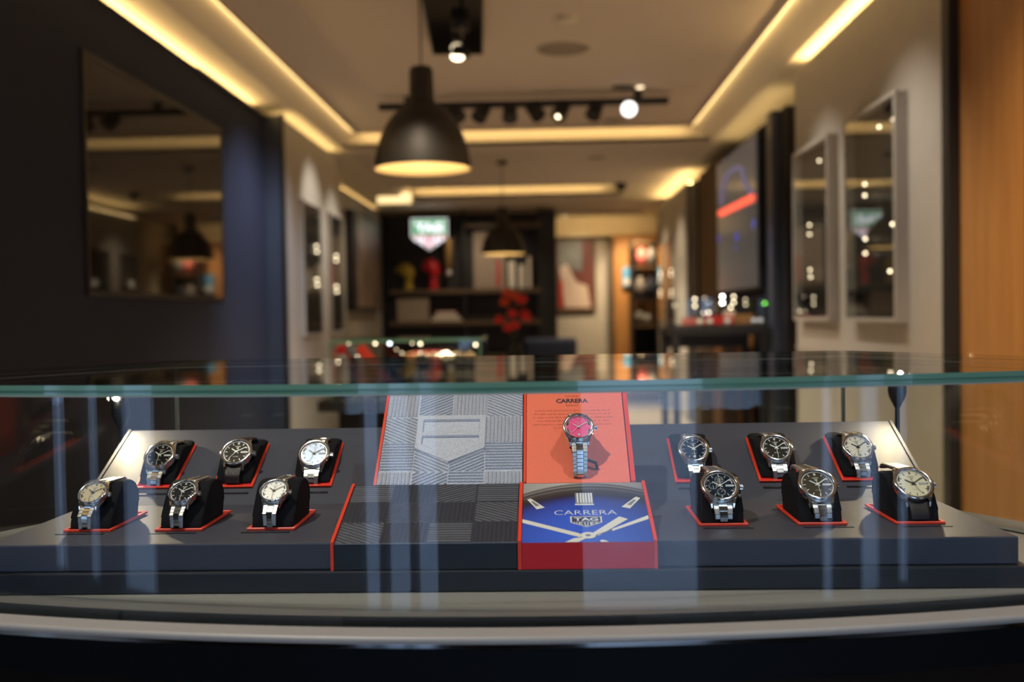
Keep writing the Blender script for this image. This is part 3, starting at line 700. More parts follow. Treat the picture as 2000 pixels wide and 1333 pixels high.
for px, py, r, m in ((681, 671, .006, 'led_dim'), (733, 671, .0065, 'led_warm'), (761, 671, .007, 'led_white_s2'), (805, 671, .005, 'led_dim'), (821, 672, .0062, 'led_warm'), (929, 674, .0062, 'led_warm'),
                     (821, 690, .006, 'led_dim'), (833, 694, .006, 'led_dim'), (785, 690, .005, 'led_dim'), (915, 696, .006, 'led_dim'), (774, 683, .004, 'led_dim'), (698, 697, .005, 'led_dim')):
    if m == 'led_white_s2' and m not in M: M[m] = led(m, (0.8, 0.9, 1), 5)
    MB().ball(at(px, py, YV + .10), r, m, T, 10).build('led', t)
zi = zfl + .002
for k, (px, m, lab) in enumerate(((738, 'red_deep', 'deep red slanted card in the middle cabinet, leftmost'), (756, 'print_grey', 'grey slanted card between the red cards in the middle cabinet'), (778, 'red', 'bright red slanted card in the middle cabinet'))):
    p = at(px, 690, YV + .18); q = thing('display_card', (p.x, YV + .2, zi), lab, 'card', 'slanted cards in the middle cabinet')
    TT = Matrix.Rotation(-0.68, 4, 'Y')
    MB().bx(-.022, .022, -.006, .006, .012, .30, m, TT).build('board', q); MB().bx(-.03, .03, -.02, .02, 0, .008, 'black').build('foot', q)
p = at(835, 690, YV + .3); q = thing('jewellery_box', (p.x, YV + .38, zi), 'red box at the back of the middle cabinet', 'box')
MB().bx(-.09, .09, -.05, .05, 0, .16, 'red_deep').build('body', q, bevel=.004); MB().bx(-.09, .09, -.05, .05, .161, .20, 'red_deep').build('lid', q, bevel=.004)
for k, (px, dy, s_) in enumerate(((672, .1, 1.25), (803, .12, 1.2), (825, .12, 1.25), (848, .12, 1.15), (872, .12, 1.2), (895, .12, 1.2), (918, .12, 1.15))):
    p = at(px, 700, YV + dy)
    lab = ('small watch left of the slanted cards', 'small watch right of the bright red card', 'second small watch right of the bright red card', 'small watch before the red box', 'small watch right of the red box', 'small watch second from the right', 'rightmost small watch')[k] + ' in the middle cabinet'
    pd = thing('watch_stand', (p.x, YV + dy, zi), lab.replace('small watch', 'stand under the small watch'), 'stand')
    MB().lathe([(.001, 0), (.035, 0), (.03, .15), (.001, .15)], 'print_cream', n=16).build('column', pd); MB().cyl((0, 0, .151), .033, 0, .004, 'print_cream', n=16).build('pad', pd)
    mini_watch((p.x, YV + dy, zi + .157), lab, s_, 0, ('mid_grey', 'print_brown', 'navy_wall', 'pale_board', 'racing_red', 'mid_grey', 'pale_board')[k])
# armchair and flowers
M['navy_fabric'] = mat('navy_fabric', (.006, .008, .016), .9, spec=.2)
p = at(1075, 690, 11.5)
t = thing('armchair', (p.x, 11.5, 0), 'dark navy armchair before the back shelving', 'armchair')
MB().bx(-.32, .32, -.3, .3, .16, .46, 'navy_fabric').build('seat', t, bevel=.05, seg=3); MB().bx(-.32, .32, .31, .46, .16, .92, 'navy_fabric').build('backrest', t, bevel=.05, seg=3)
for sx in (-1, 1):
    MB().bx(sx * .33, sx * .43, -.3, .45, .16, .66, 'navy_fabric').build('armrest', t, bevel=.03, seg=3)
    for yy in (-.25, .38): MB().cyl((sx * .3, yy, 0), .02, 0, .16, 'black').build('leg', t)
p = at(1005, 690, 8.6)
t = thing('side_table', (p.x, 8.6, 0), 'small black side table under the vase of red flowers', 'table')
MB().cyl((0, 0, .70), .22, 0, .025, 'black', n=32).build('table_top', t); MB().cyl((0, 0, .02), .025, 0, .68, 'black').build('pole', t); MB().cyl((0, 0, 0), .16, 0, .02, 'black', n=32).build('foot', t)
t = thing('flower_vase', (p.x, 8.6, .727), 'dark vase of red flowers on a small black table', 'flowers')
MB().lathe([(.001, 0), (.05, 0), (.075, .08), (.06, .18), (.04, .22), (.045, .24), (.02, .24)], 'black_gloss', n=24).build('vase', t)
M['leafgreen'] = mat('dull_green_leaf', (0.02, 0.035, 0.01), 0.6); M['bloom'] = mat('red_bloom', (0.60, 0.015, 0.012), 0.6); M['bloomo'] = mat('orange_red_bloom', (0.62, 0.06, 0.01), 0.6)
for k in range(11):
    tgt = [(990, 572, 'bloomo'), (1005, 578, 'bloomo'), (1016, 588, 'bloom'), (1020, 584, 'bloom'), (1024, 612, 'bloom'), (985, 590, 'bloomo'), (1000, 612, 'bloom'), (975, 625, 'bloom'), (1005, 635, 'bloom'), (992, 640, 'bloom'), (1028, 620, 'bloom')][k]
    e = at(tgt[0], tgt[1], 8.6 + random.uniform(-.1, .1)) - Vector((p.x, 8.6, .727))
    st = MB().tube([(0, 0, .2), (e.x * .3, e.y * .3, .2 + (e.z - .2) * .55), tuple(e)], .004, 'leafgreen', n=6).build('stem', t)
    fl = MB()
    for j in range(9):
        a = j * 2.4; rr = .028 * math.sqrt(j / 8)
        fl.ball((e.x + rr * math.cos(a), e.y + rr * math.sin(a) * .6, e.z + .02 * math.cos(j)), .022, tgt[2], n=8, sc=(1.2, 1.2, .8))
    fl.build('bloom', st)
p = at(1135, 650, 12.5)

# ================================================================== THE COUNTER AND THE GLASS CASE
CX = -0.047; YG = 0.867; RG = 2.10; ZF = E - 0.2703; HG = 0.058; ZG = E - HG; TG = 0.0105
def arc_pts(r, half, n=48):          # points along the front arc from left to right
    cy = YG + RG
    return [(CX + r * math.sin(-half + 2 * half * i / n), cy - r * math.cos(-half + 2 * half * i / n)) for i in range(n + 1)]
YBK = 1.427; XCL, XCR = -0.536, 0.428
def fan(off, side=0.0, back=0.0):    # plan outline of the case, offset outwards, counter-clockwise
    r = RG + off; cyy = YG + RG
    d = Vector((0.62, 1)).normalized()
    res = []
    for sgn, xc_ in ((-1, XCL - side), (1, XCR + side)):
        # walk the arc until it meets the flared side line
        best = None
        for i in range(2001):
            a = i / 2000 * 0.9
            x = CX + sgn * r * math.sin(a); y = cyy - r * math.cos(a)
            xl = xc_ + sgn * 0.62 * (YBK - y)
            if sgn * (x - xl) >= 0: best = a; break
        res.append(best)
    n = 56
    pts = [(CX + r * math.sin(-res[0] + (res[0] + res[1]) * i / n), cyy - r * math.cos(-res[0] + (res[0] + res[1]) * i / n)) for i in range(n + 1)]
    yb_ = YBK + back
    pts += [(XCR + side - 0.62 * back, yb_), (XCL - side + 0.62 * back, yb_)]
    return pts
loc = (CX, 1.1, 0)
t = thing('display_counter', loc, 'curved display counter with grey top and chrome rim over a black body', 'counter'); T = Matrix.Translation(-Vector(loc))
MB().prism(fan(-0.018, -.006, -.004), ZF - .03, ZF, 'counter', T).build('case_floor', t)
def ring(mb, o0, s0, o1, s1, z0, z1, m):   # T of the current thing applies
    A, B = fan(o0, s0, s0 * .5), fan(o1, s1, s1 * .5); n = len(A)
    mb.add([(x, y, z0) for x, y in A] + [(x, y, z1) for x, y in B], [(i, (i + 1) % n, n + (i + 1) % n, n + i) for i in range(n)], m, T, True)
g = MB()
ring(g, -0.018, -.006, -0.018, -.006, ZF, ZF - .012, 'groove'); ring(g, -0.018, -.006, 0.011, 0.013, ZF - .012, ZF - .012, 'groove'); ring(g, 0.011, .013, 0.011, .013, ZF - .012, ZF - .002, 'groove')
g.build('groove', t)
g = MB()
ring(g, 0.011, .013, .013, .015, ZF - .002, ZF, 'counter'); ring(g, .013, .015, .034, .072, ZF, ZF - .0005, 'counter')
for k in range(6):
    a0, a1 = k / 6 * PI / 2, (k + 1) / 6 * PI / 2
    ring(g, .034 + .004 * math.sin(a0), .072 + .004 * math.sin(a0), .034 + .004 * math.sin(a1), .072 + .004 * math.sin(a1), ZF - .0045 + .004 * math.cos(a0), ZF - .0045 + .004 * math.cos(a1), 'counter')
ring(g, .038, .076, .038, .076, ZF - .0045, ZF - .0065, 'counter')
g.build('counter_top', t)
g = MB(); ring(g, .037, .075, .037, .075, ZF - .0065, ZF - .0105, 'chrome'); ring(g, .037, .075, .020, .06, ZF - .0105, ZF - .011, 'chrome'); g.build('chrome_rim', t)
M['counter_black'] = mat('counter_black', (.004, .004, .004), .45, spec=.15)
g = MB(); ring(g, .020, .06, .018, .055, ZF - .011, ZF - .05, 'counter_black'); ring(g, .018, .055, -.03, .0, ZF - .05, ZF - .14, 'counter_black'); ring(g, -.03, 0, -.03, 0, ZF - .14, 0.0, 'counter_black'); g.build('counter_body', t)

# glass case
loc = (CX, 1.1, ZF)
t = thing('glass_showcase', loc, 'glass showcase with a bowed front standing on the curved counter', 'glass case'); T = Matrix.Translation(-Vector(loc))
pl = fan(0.004, 0.004, 0.004); n_ = len(pl); g = MB()
vs = [(x, y, ZG - TG) for x, y in pl] + [(x, y, ZG) for x, y in pl]
g.add(vs, [tuple(range(n_ - 1, -1, -1)), tuple(range(n_, 2 * n_))] + [(i, i + 1, n_ + i + 1, n_ + i) if i < n_ - 1 else (i, 0, n_, n_ + i) for i in range(n_ - 3, n_)], 'glass_top', T)
g.add(vs, [(i, i + 1, n_ + i + 1, n_ + i) for i in range(n_ - 3)], 'glass_edge', T)
g.build('top_pane', t)
g = MB(); ring(g, .0045, .0045, .0045, .0045, ZG - TG + .0012, ZG - TG - .0002, 'glass_edge_thin'); g.build('edge_chamfer', t)
g = MB(); ring(g, .0043, .0043, .0043, .0043, ZG - TG * .5 + .0006, ZG - TG * .5 - .0006, 'glass_edge_dark'); g.build('edge_line', t)
# front pane, curved
fo, fi = fan(0.0, -.006), fan(-0.008, -.006)
no = len(fo) - 2
g = MB()
P = fo[:no]; Q = fi[:no]
vs = [(x, y, ZF - .010) for x, y in P] + [(x, y, ZG - TG - .0005) for x, y in P] + [(x, y, ZF - .010) for x, y in Q] + [(x, y, ZG - TG - .0005) for x, y in Q]
fs = []
for i in range(no - 1):
    fs.append((i, i + 1, no + i + 1, no + i)); fs.append((2 * no + i + 1, 2 * no + i, 3 * no + i, 3 * no + i + 1))
g.add(vs, fs, 'glass', T, True)
g.build('front_pane', t)
def pane(x0, y0, x1, y1, th, name):
    d = Vector((x1 - x0, y1 - y0)); n_ = Vector((-d.y, d.x)).normalized() * th
    poly = [(x0, y0), (x1, y1), (x1 + n_.x, y1 + n_.y), (x0 + n_.x, y0 + n_.y)]
    g = MB(); vs = [(x, y, ZF - .010) for x, y in poly] + [(x, y, ZG - TG - .0005) for x, y in poly]
    g.add(vs, [(0, 1, 5, 4), (2, 3, 7, 6)], 'glass', T); g.add(vs, [(1, 2, 6, 5), (3, 0, 4, 7)], 'glass_edge_thin', T)
    return g.build(name, t)
M['glass_edge_thin'] = mat('pale_glass_edge', (0.30, 0.33, 0.28), 0.3)
A = fan(0, 0)
pane(XCL, YBK, A[0][0] + .004, A[0][1] + .002, .006, 'side_pane'); pane(A[no - 1][0] - .004, A[no - 1][1] + .002, XCR, YBK, .006, 'side_pane')
pane(XCR - .006, YBK, XCL + .006, YBK, .006, 'back_pane')

# case lamps on stems
def case_lamp(px, pyl, pyb, Y, tx, label, e):
    L = at(px, pyl, Y); B = at(px, pyb, Y)
    t = thing('case_lamp', (L.x, Y, ZF + .001), label, 'lamp', 'spot lamps on stems at the back of the glass case')
    zl, zb_ = L.z - ZF, B.z - ZF
    MB().cyl((0, 0, 0), .018, 0, .006, 'black', n=24).build('base', t)
    MB().cyl((0, 0, .006), .0032, 0, zb_ - .006, 'black', n=12).build('stem', t)
    h = MB().lathe([(.001, zb_ - .002), (.004, zb_), (.010, zb_ + .012), (.012, zb_ + .020), (.0115, zl - .010), (.010, zl - .004), (.001, zl - .003)], 'black', n=24).build('lamp_head', t)
    TT = Matrix.Translation((0, -.006, zl - .001)) @ Matrix.Rotation(1.75, 4, 'X')
    MB().cyl((0, 0, 0), .0075, 0, .006, 'black', TT, 20).build('lens_ring', t)
    MB().ball((0, 0, .0065), .0042, 'lamp_face', TT, 12, (1, 1, .6)).build('lens', t)
    l = bpy.data.lights.new('case_spot', 'SPOT'); l.energy = e; l.color = (1, .80, .52); l.spot_size = 2.2; l.spot_blend = .8; l.shadow_soft_size = .004
    o = bpy.data.objects.new('case_spot', l); COL.objects.link(o)
    o.location = (L.x, Y - .022, L.z - .002); d = Vector((tx, 1.08, ZF)) - Vector(o.location); o.rotation_euler = d.to_track_quat('-Z', 'Y').to_euler()
case_lamp(235, 775, 838, 1.348, -.35, 'black stemmed lamp glowing at the back left corner of the glass case', 1.0)
case_lamp(1752, 727, 797, 1.348, .28, 'black stemmed lamp at the back right corner of the glass case', 1.0)

# ================================================================== TRAY
Yf, Yk, Yt = 0.970, 1.185, 1.331
zpl, zb0, zk, zt1 = E - .2490, E - .2215, E - .2235, E - .1480
TX0, TX1 = -.560, .456
loc = ((TX0 + TX1) / 2, 1.15, ZF)
t = thing('watch_tray', loc, 'wide stepped charcoal display tray filling the glass case', 'display tray'); T = Matrix.Translation(-Vector(loc))
MB().bx(TX0 - .008, TX1 + .008, Yf - .006, Yt + .008, ZF + .0005, zpl, 'plinth', T).build('plinth', t, bevel=.0015)
MB().xprism([(Yf, zpl + .0003), (Yt, zpl + .0003), (Yt, zt1), (Yk, zk), (Yf, zb0)], TX0, TX1, 'tray', T).build('body', t, bevel=.0015)
MB().xprism([(Yk, zk + .001), (Yt, zt1 + .001), (Yt + .002, zt1), (Yt + .002, zpl + .001), (Yk, zpl + .001)], TX0 - .004, TX0 - .0003, 'tray', T).build('end_board', t)
MB().xprism([(Yk, zk + .001), (Yt, zt1 + .001), (Yt + .002, zt1), (Yt + .002, zpl + .001), (Yk, zpl + .001)], TX1 + .0003, TX1 + .004, 'tray', T).build('end_board', t)
edge_shade_mb = []
cols = [-.5095, -.412, -.314, .1585, .2600, .3595]; CW = .0508
sl = (zt1 - zk) / (Yt - Yk); SA = math.atan(sl)
rows = {'f': (1.031, zb0 + (1.031 - Yf) / (Yk - Yf) * (zk - zb0), 0.0), 'b': (1.2145, zk + (1.2145 - Yk) * sl, SA)}
for k, x in enumerate(cols):
    sg = -1 if k < 3 else 1
    for r in 'fb':
        Y0, z0, an = rows[r]
        TT = T @ Matrix.Translation((x + CW / 2 + sg * .0028, Y0, z0)) @ Matrix.Rotation(an, 4, 'X')
        MB().bx(-CW / 2, CW / 2, -.0125, -.0095, .0001, .0008, 'cutout_edge_shade', TT).build('cutout_edge_shade', t)  # black strip painting the shadow at the cutout's front edge

# red cushion frames, cushions
order = ['champagne', 'small_black', 'diamond', 'chrono', 'brown', 'cream_leather', 'black', 'brown_leather', 'silver', 'blue', 'dark_brown', 'ivory']
NAME = {'champagne': 'small champagne dial watch at the front left', 'small_black': 'small black dial watch in the left front row', 'diamond': 'small white dial watch beside the navy box',
        'chrono': 'blue chronograph in the right front row', 'brown': 'olive brown dial watch in the right front row', 'cream_leather': 'cream dial watch on a leather strap at the front right',
        'black': 'black dial watch at the back left', 'brown_leather': 'leather strapped brown watch in the left back row', 'silver': 'silver blue dial watch beside the silver panel',
        'blue': 'dark blue dial watch behind the chronograph', 'dark_brown': 'dark brown dial watch in the right back row', 'ivory': 'ivory dial watch at the back right'}
def cushion_prof(an):
    tb = math.tan(an)
    base_f, base_b = .0055 * tb + .0008, .080 * tb + .0008
    top = .0465
    pts = [(.0055, base_f), (.080, base_b)]
    back = [(.084, max(.018, base_b + .003)), (.083, max(.030, base_b + .006)), (.076, max(.040, base_b + .008)), (.066, .0452)]
    fr = [(.055, top), (.044, top - .0005), (.036, .0430), (.0285, .0370), (.0215, .0290), (.0145, .0200), (.0085, .0120)]
    return pts + back + fr
for i, k in enumerate(order):
    r = 'f' if i < 6 else 'b'; x = cols[i % 6]; Y0, z0, an = rows[r]
    # frame plate
    t = thing('cushion_frame', (x + CW / 2, Y0, z0), 'red frame under the ' + NAME[k], 'frame', 'red frames on the charcoal tray')
    t.rotation_euler = (an, 0, 0)
    g = MB(); dd = .098 if r == 'f' else .092; fw = .0032
    for q in ((-CW / 2, CW / 2, -.001, -.001 + fw), (-CW / 2, CW / 2, dd - fw, dd), (-CW / 2, -CW / 2 + fw, -.001 + fw, dd - fw), (CW / 2 - fw, CW / 2, -.001 + fw, dd - fw)):
        g.bx(*q, .0003, .0030, 'red')
    g.build('rim', t, bevel=.0004, seg=1)
    MB().bx(-CW / 2 + fw, CW / 2 - fw, .0025, dd - fw, .0002, .0006, 'red_deep').build('floor', t)
    t = thing('watch_cushion', (x + CW / 2, Y0, z0 + (.0002 if r == 'f' else .0010)), 'suede cushion holding the ' + NAME[k], 'cushion', 'black watch cushions')
    prof = cushion_prof(an); hw = .0225; rings = []
    cy_ = sum(p[0] for p in prof) / len(prof); cz_ = .024
    for xx, kk in ((-hw, .93), (-hw + .0022, .985), (-hw + .007, 1.0), (hw - .007, 1.0), (hw - .0022, .985), (hw, .93)):
        rings.append([(xx, cy_ + (p[0] - cy_) * kk, max(p[1], cz_ + (p[1] - cz_) * kk) if p[1] < .012 + (0 if r == 'f' else .03) and j < 2 else cz_ + (p[1] - cz_) * kk) for j, p in enumerate(prof)])
    g = MB(); g.loft([rg[::-1] for rg in rings], 'suede', smooth=False)
    o = g.build('pad', t, bevel=.0018, seg=3)
    for pl in o.data.polygons: pl.use_smooth = True
    # paler seam band round the pad
    g = MB()
    for sx in (-1, 1):
        pts = [(sx * (hw - .0002), cy_ + (p[0] - cy_) * .93, cz_ + (p[1] - cz_) * .93) for p in prof[2:]]
        g.tube(pts, .0005, 'suede', n=6)
    g.build('seam', t)

# ================================================================== WATCHES
def qb(p0, p1, p2, n=10): return [p0 * (1 - u) ** 2 + p1 * 2 * u * (1 - u) + p2 * u * u for u in [i / n for i in range(n + 1)]]
def resample(pts, step):
    out = []; acc = 0; nxt = step / 2
    for a, b in zip(pts, pts[1:]):
        L = (b - a).length
        while nxt <= acc + L and L > 0:
            u = (nxt - acc) / L; out.append((a.lerp(b, u), (b - a).normalized())); nxt += step
        acc += L
    return out
DIALS = {'black': (.010, .010, .011), 'brown_leather': (.045, .036, .026), 'silver': (.22, .25, .31), 'champagne': (.62, .54, .36), 'small_black': (.022, .022, .026), 'diamond': (.5, .48, .44),
         'blue': (.008, .018, .045), 'dark_brown': (.026, .021, .013), 'ivory': (.64, .58, .47), 'chrono': (.008, .022, .045), 'brown': (.075, .058, .032), 'cream_leather': (.66, .59, .40), 'pink': (.88, .07, .23)}
def make_watch(key, loc, e_deg, S, label, down, yaw=0.0, back_run=.030, strap=None, loop=False):
    """wristwatch whose face centre is at loc; e_deg elevation of the face normal; S scale (1 = 41 mm)"""
    t = thing('wristwatch', loc, label, 'watch', None, yaw)
    light = sum(DIALS[key]) > .9 and key != 'pink' or key == 'silver'
    dm = mat('dial_' + key, DIALS[key], .40 if key == 'pink' else .34 if light else .22, .2 if key == 'pink' else .55)
    im = mat('index_' + key, (.03, .027, .024) if light else (.78, .74, .66), .3, .3 if light else 1.0)
    hm = mat('hands_' + key, (.05, .045, .04) if light else (.80, .78, .70), .3, .6)
    u = .001 * S
    Fm = Matrix.Rotation(math.radians(90 - e_deg), 4, 'X') @ Matrix.Scale(u, 4)
    # case with lugs
    c = MB(); c.lathe([(.01, -9.5), (16, -9.5), (18.6, -8), (19.6, -5.5), (19.6, -2.4), (18.9, -1.6), (16, -1.6)], 'steel_brush', Fm, 64)
    for sx in (-1, 1):
        for sy in (-1, 1):
            rg = []
            for y, x0, x1, z0, z1 in ((3, 13, 19.2, -8, -1.9), (10, 11.5, 17.6, -8.4, -2.1), (16, 10.8, 14.9, -9, -3.2), (21, 10.6, 13.4, -10, -5), (24.3, 10.6, 12.4, -11.2, -8.2)):
                rr_ = [(sx * x0, sy * y, z0), (sx * x1, sy * y, z0), (sx * x1, sy * y, (z0 * .3 + z1 * .7)), (sx * (x1 * .8 + x0 * .2), sy * y, z1), (sx * x0, sy * y, z1)]
                rg.append(rr_ if sx * sy > 0 else rr_[::-1])
            c.loft(rg, 'steel', Fm)
    c.build('case', t, bevel=.0002, seg=2)
    bz = MB(); bz.lathe([(19.7, -2.0), (20.3, -1.5), (20.5, -.7), (20.0, .1), (18.8, .5), (17.6, .45), (17.1, .1), (16.9, -.6)], 'steel', Fm, 72)
    bzo = bz.build('bezel', t)
    if key in ('champagne', 'small_black', 'diamond'):
        g = MB()
        for q in range(36):
            a = 2 * PI * q / 36; g.ball((18.6 * math.cos(a), 18.6 * math.sin(a), .75), .95, 'steel', Fm, 8)
        g.build('stone_ring', bzo)
    rm = 'steel' if light or key == 'pink' else 'black_gloss'
    d = MB(); d.disc(16.5, -2.3, dm, Fm, 64)
    do = d.build('dial', t)
    MB().lathe([(17.0, -.5), (16.3, -2.2)], rm, Fm, 64).build('flange', do)
    g = MB()
    for q in range(60):
        a = 2 * PI * q / 60; g.box((0, 15.9, -2.2), (.14, .45, .1), im, Fm @ Matrix.Rotation(a, 4, 'Z'))
    for q in range(12):
        a = -2 * PI * q / 12; Rz = Fm @ Matrix.Rotation(a, 4, 'Z')
        if key == 'chrono' and q in (0, 6, 9): g.box((0, 14.3, -2.0), (.9, 1.5, .5), im, Rz); continue
        if q == 3 and key in ('black', 'brown_leather', 'silver', 'dark_brown', 'brown', 'cream_leather', 'chrono'): g.box((0, 14.7, -2.0), (.8, 1.2, .5), im, Rz); continue
        if q == 0:
            for dx in (-.6, .6): g.box((dx, 13.4, -2.0), (.6, 2.8, .5), im, Rz)
        else: g.box((0, 13.4, -2.0), (.6, 2.7, .5), im, Rz)
    g.build('hour_markers', do)
    tx = MB(); tm = im
    tx.text('CARRERA', (0, 8.9), 7.4, 1.0, tm, Fm, -2.15, .01); 
    if key != 'chrono': tx.text('AUTOMATIC', (0, -7.0), 7.0, .8, tm, Fm, -2.15, 0)
    badge(tx, Fm @ Matrix.Translation((0, 7.6, 0)), 3.3, tm, dm, dm, tm, -2.2)
    tx.build('lettering', do)
    wm = mat('date_' + key, (.75, .73, .66) if not light else (.60, .60, .56), .5)
    if key in ('black', 'brown_leather', 'silver', 'dark_brown', 'brown', 'cream_leather', 'chrono'):
        w = MB(); w.box((9.9, 0, -2.1), (8.2, 2.3, .3), im, Fm); w.box((8.4, 0, -1.93), (4.6, 1.8, .1), wm, Fm); w.box((12.3, 0, -1.93), (2.6, 1.8, .1), wm, Fm)
        w.text('MON', (8.4, 0), 3.6, 1.2, 'print_black', Fm, -1.86, .02); w.text('17', (12.3, 0), 1.8, 1.2, 'print_black', Fm, -1.86, .02)
        w.build('date_window', do)
    elif key in ('blue', 'ivory', 'pink'):
        w = MB(); w.box((0, -11.6, -1.85), (3.2, 2.6, .5), im, Fm); w.box((0, -11.6, -1.58), (2.5, 2.0, .1), wm, Fm); w.text('17', (0, -11.6), 1.8, 1.3, 'print_black', Fm, -1.5, .02)
        w.build('date_window', do)
    if key == 'chrono':
        for sx, sy in ((-7.6, 0), (0, 8.2), (0, -8.2)):
            w = MB(); TT = Fm @ Matrix.Translation((sx, sy, 0)); w.lathe([(4.5, -2.2), (4.5, -2.0), (4.1, -2.0), (4.1, -2.2)], im, TT, 28); w.box((.0, 1.3, -1.9), (.35, 3.2, .2), hm, TT @ Matrix.Rotation(sx * .4 + sy * .1, 4, 'Z'))
            for q in range(8): w.box((0, 3.3, -2.1), (.3, .9, .1), im, TT @ Matrix.Rotation(q * PI / 4, 4, 'Z'))
            w.build('subdial', do)
    def hand(name, ang, L, w, z, tail=3.0, m=hm):
        g = MB(); RT = Fm @ Matrix.Rotation(-math.radians(ang), 4, 'Z')
        g.add([(-w * .5, -tail, z), (w * .5, -tail, z), (w * .5, L * .88, z), (0, L, z), (-w * .5, L * .88, z), (-w * .5, -tail, z + .3), (w * .5, -tail, z + .3), (w * .5, L * .88, z + .3), (0, L, z + .3), (-w * .5, L * .88, z + .3)],
              [(4, 3, 2, 1, 0), (5, 6, 7, 8, 9), (0, 1, 6, 5), (1, 2, 7, 6), (2, 3, 8, 7), (3, 4, 9, 8), (4, 0, 5, 9)], m, RT)
        return g.build(name, t)
    hand('hour_hand', 304, 9.3, 1.1, -1.75); hand('minute_hand', 56, 14.0, .9, -1.35)
    sec = {'ivory': 190, 'silver': 198, 'brown_leather': 215, 'cream_leather': 160, 'dark_brown': 180, 'brown': 178, 'blue': 178, 'pink': 225, 'chrono': 0}.get(key, 182)
    hand('second_hand', sec, 14.2, .35, -.95, 4.5)
    MB().cyl((0, 0, -1.9), 1.3, 0, 1.5, hm, Fm, 16).build('hand_hub', t)
    MB().lathe([(.01, .75), (6, .72), (12, .6), (16.9, .3)], 'crystal', Fm, 48).build('crystal', t)
    # crown
    cr = MB(); CT = Fm @ Matrix.Translation((19.2, 0, -5)) @ Matrix.Rotation(PI / 2, 4, 'Y')
    prof = []
    cr.cyl((0, 0, 0), 1.8, 0, 1.6, 'steel', CT, 16)
    n = 40; ra = [3.2 if q % 2 else 2.85 for q in range(n)]
    poly = [(ra[q] * math.cos(2 * PI * q / n), ra[q] * math.sin(2 * PI * q / n)) for q in range(n)]
    cr.prism(poly, 1.6, 4.6, 'steel', CT); cr.cyl((0, 0, 4.6), 2.4, 0, .4, 'steel', CT, 20)
    cr.build('crown', t)
    if key == 'chrono':
        for a in (.52, -.52):
            g = MB(); PT = Fm @ Matrix.Rotation(a, 4, 'Z') @ Matrix.Translation((19.0, 0, -5)) @ Matrix.Rotation(PI / 2, 4, 'Y')
            g.cyl((0, 0, 0), 1.3, 0, 2.4, 'steel', PT, 14); g.cyl((0, 0, 2.4), 2.2, 0, 1.8, 'steel', PT, 20); g.build('pusher', t)
    # band paths in the watch's own upright frame
    up = (Fm.to_3x3() @ Vector((0, 1, 0))).normalized()
    P0 = Fm @ Vector((0, -17.5, -7.0)); P1 = P0 - up * .006 * S
    front = [P0]
    floor_z = -down
    turn = Vector((0, -.0160, P1.z - .008 * S)); front += qb(P0, P1, turn)
    if loop:
        lowz = -.047; front += [Vector((0, turn.y, lowz))]
        front += qb(Vector((0, turn.y, lowz)), Vector((0, turn.y + .001, lowz - .010)), Vector((0, turn.y + .012, lowz - .009)))
    else: front += [Vector((0, turn.y, floor_z + .0022))]
    Q0 = Fm @ Vector((0, 17.5, -7.0)); Q1 = Q0 + up * .006 * S
    Q2 = Q1 + Vector((0, .012 * S, -.001)); topb = [Q0] + qb(Q0, Q1, Q2)
    if loop: topb += qb(Q2, Q2 + Vector((0, .008, 0)), Q2 + Vector((0, .010, -.010)))
    else:
        Q3 = Q2 + Vector((0, max(.004, back_run), -.0008)); topb += [Q3] + qb(Q3, Q3 + Vector((0, .005, 0)), Q3 + Vector((0, .007, -.005)))
    g = MB()
    wb = 10.2 * u
    for path in (front, topb):
        if strap:
            smp = resample(path, .0015); rings = []
            for i_, (p_, d_) in enumerate(smp):
                nn = Vector((1, 0, 0)).cross(d_); 
                if nn.dot(Fm.to_3x3() @ Vector((0, 0, 1))) < 0: nn = -nn
                ww = wb * (1 - .12 * i_ / len(smp)); th = .0016
                rings.append([p_ + Vector((-ww, 0, 0)) - nn * th, p_ + Vector((ww, 0, 0)) - nn * th, p_ + Vector((ww, 0, 0)) + nn * th * .6, p_ + Vector((ww * .8, 0, 0)) + nn * th, p_ + Vector((-ww * .8, 0, 0)) + nn * th, p_ + Vector((-ww, 0, 0)) + nn * th * .6])
            g.loft(rings, 'leather')
        else:
            st = .0050 * S
            smp = resample(path, st / 2)
            for i_, (p_, d_) in enumerate(smp):
                nn = Vector((1, 0, 0)).cross(d_)
                if nn.dot(Fm.to_3x3() @ Vector((0, 0, 1))) < 0: nn = -nn
                tp = 1 - .18 * i_ / max(1, len(smp)); Xv = Vector((1, 0, 0))
                B = Matrix((( Xv.x, d_.x, nn.x, p_.x), (Xv.y, d_.y, nn.y, p_.y), (Xv.z, d_.z, nn.z, p_.z), (0, 0, 0, 1)))
                if i_ % 2 == 0:
                    for sx in (-1, 1): g.box((sx * wb * tp * .73, 0, 0), (wb * tp * .53, st * .96, .0028 * S), 'steel_brush', B)
                else:
                    g.box((0, 0, .0001), (wb * tp * .90, st * .96, .0031 * S), 'steel', B)
            # end pieces between the lugs
            g.box((0, -19.4, -6.2), (20.6, 5.4, 4.2), 'steel', Fm) if path is front else g.box((0, 19.4, -6.2), (20.6, 5.4, 4.2), 'steel_brush', Fm)
    g.build('strap' if strap else 'bracelet', t, bevel=.0003 if not strap else 0, seg=2)
    return t

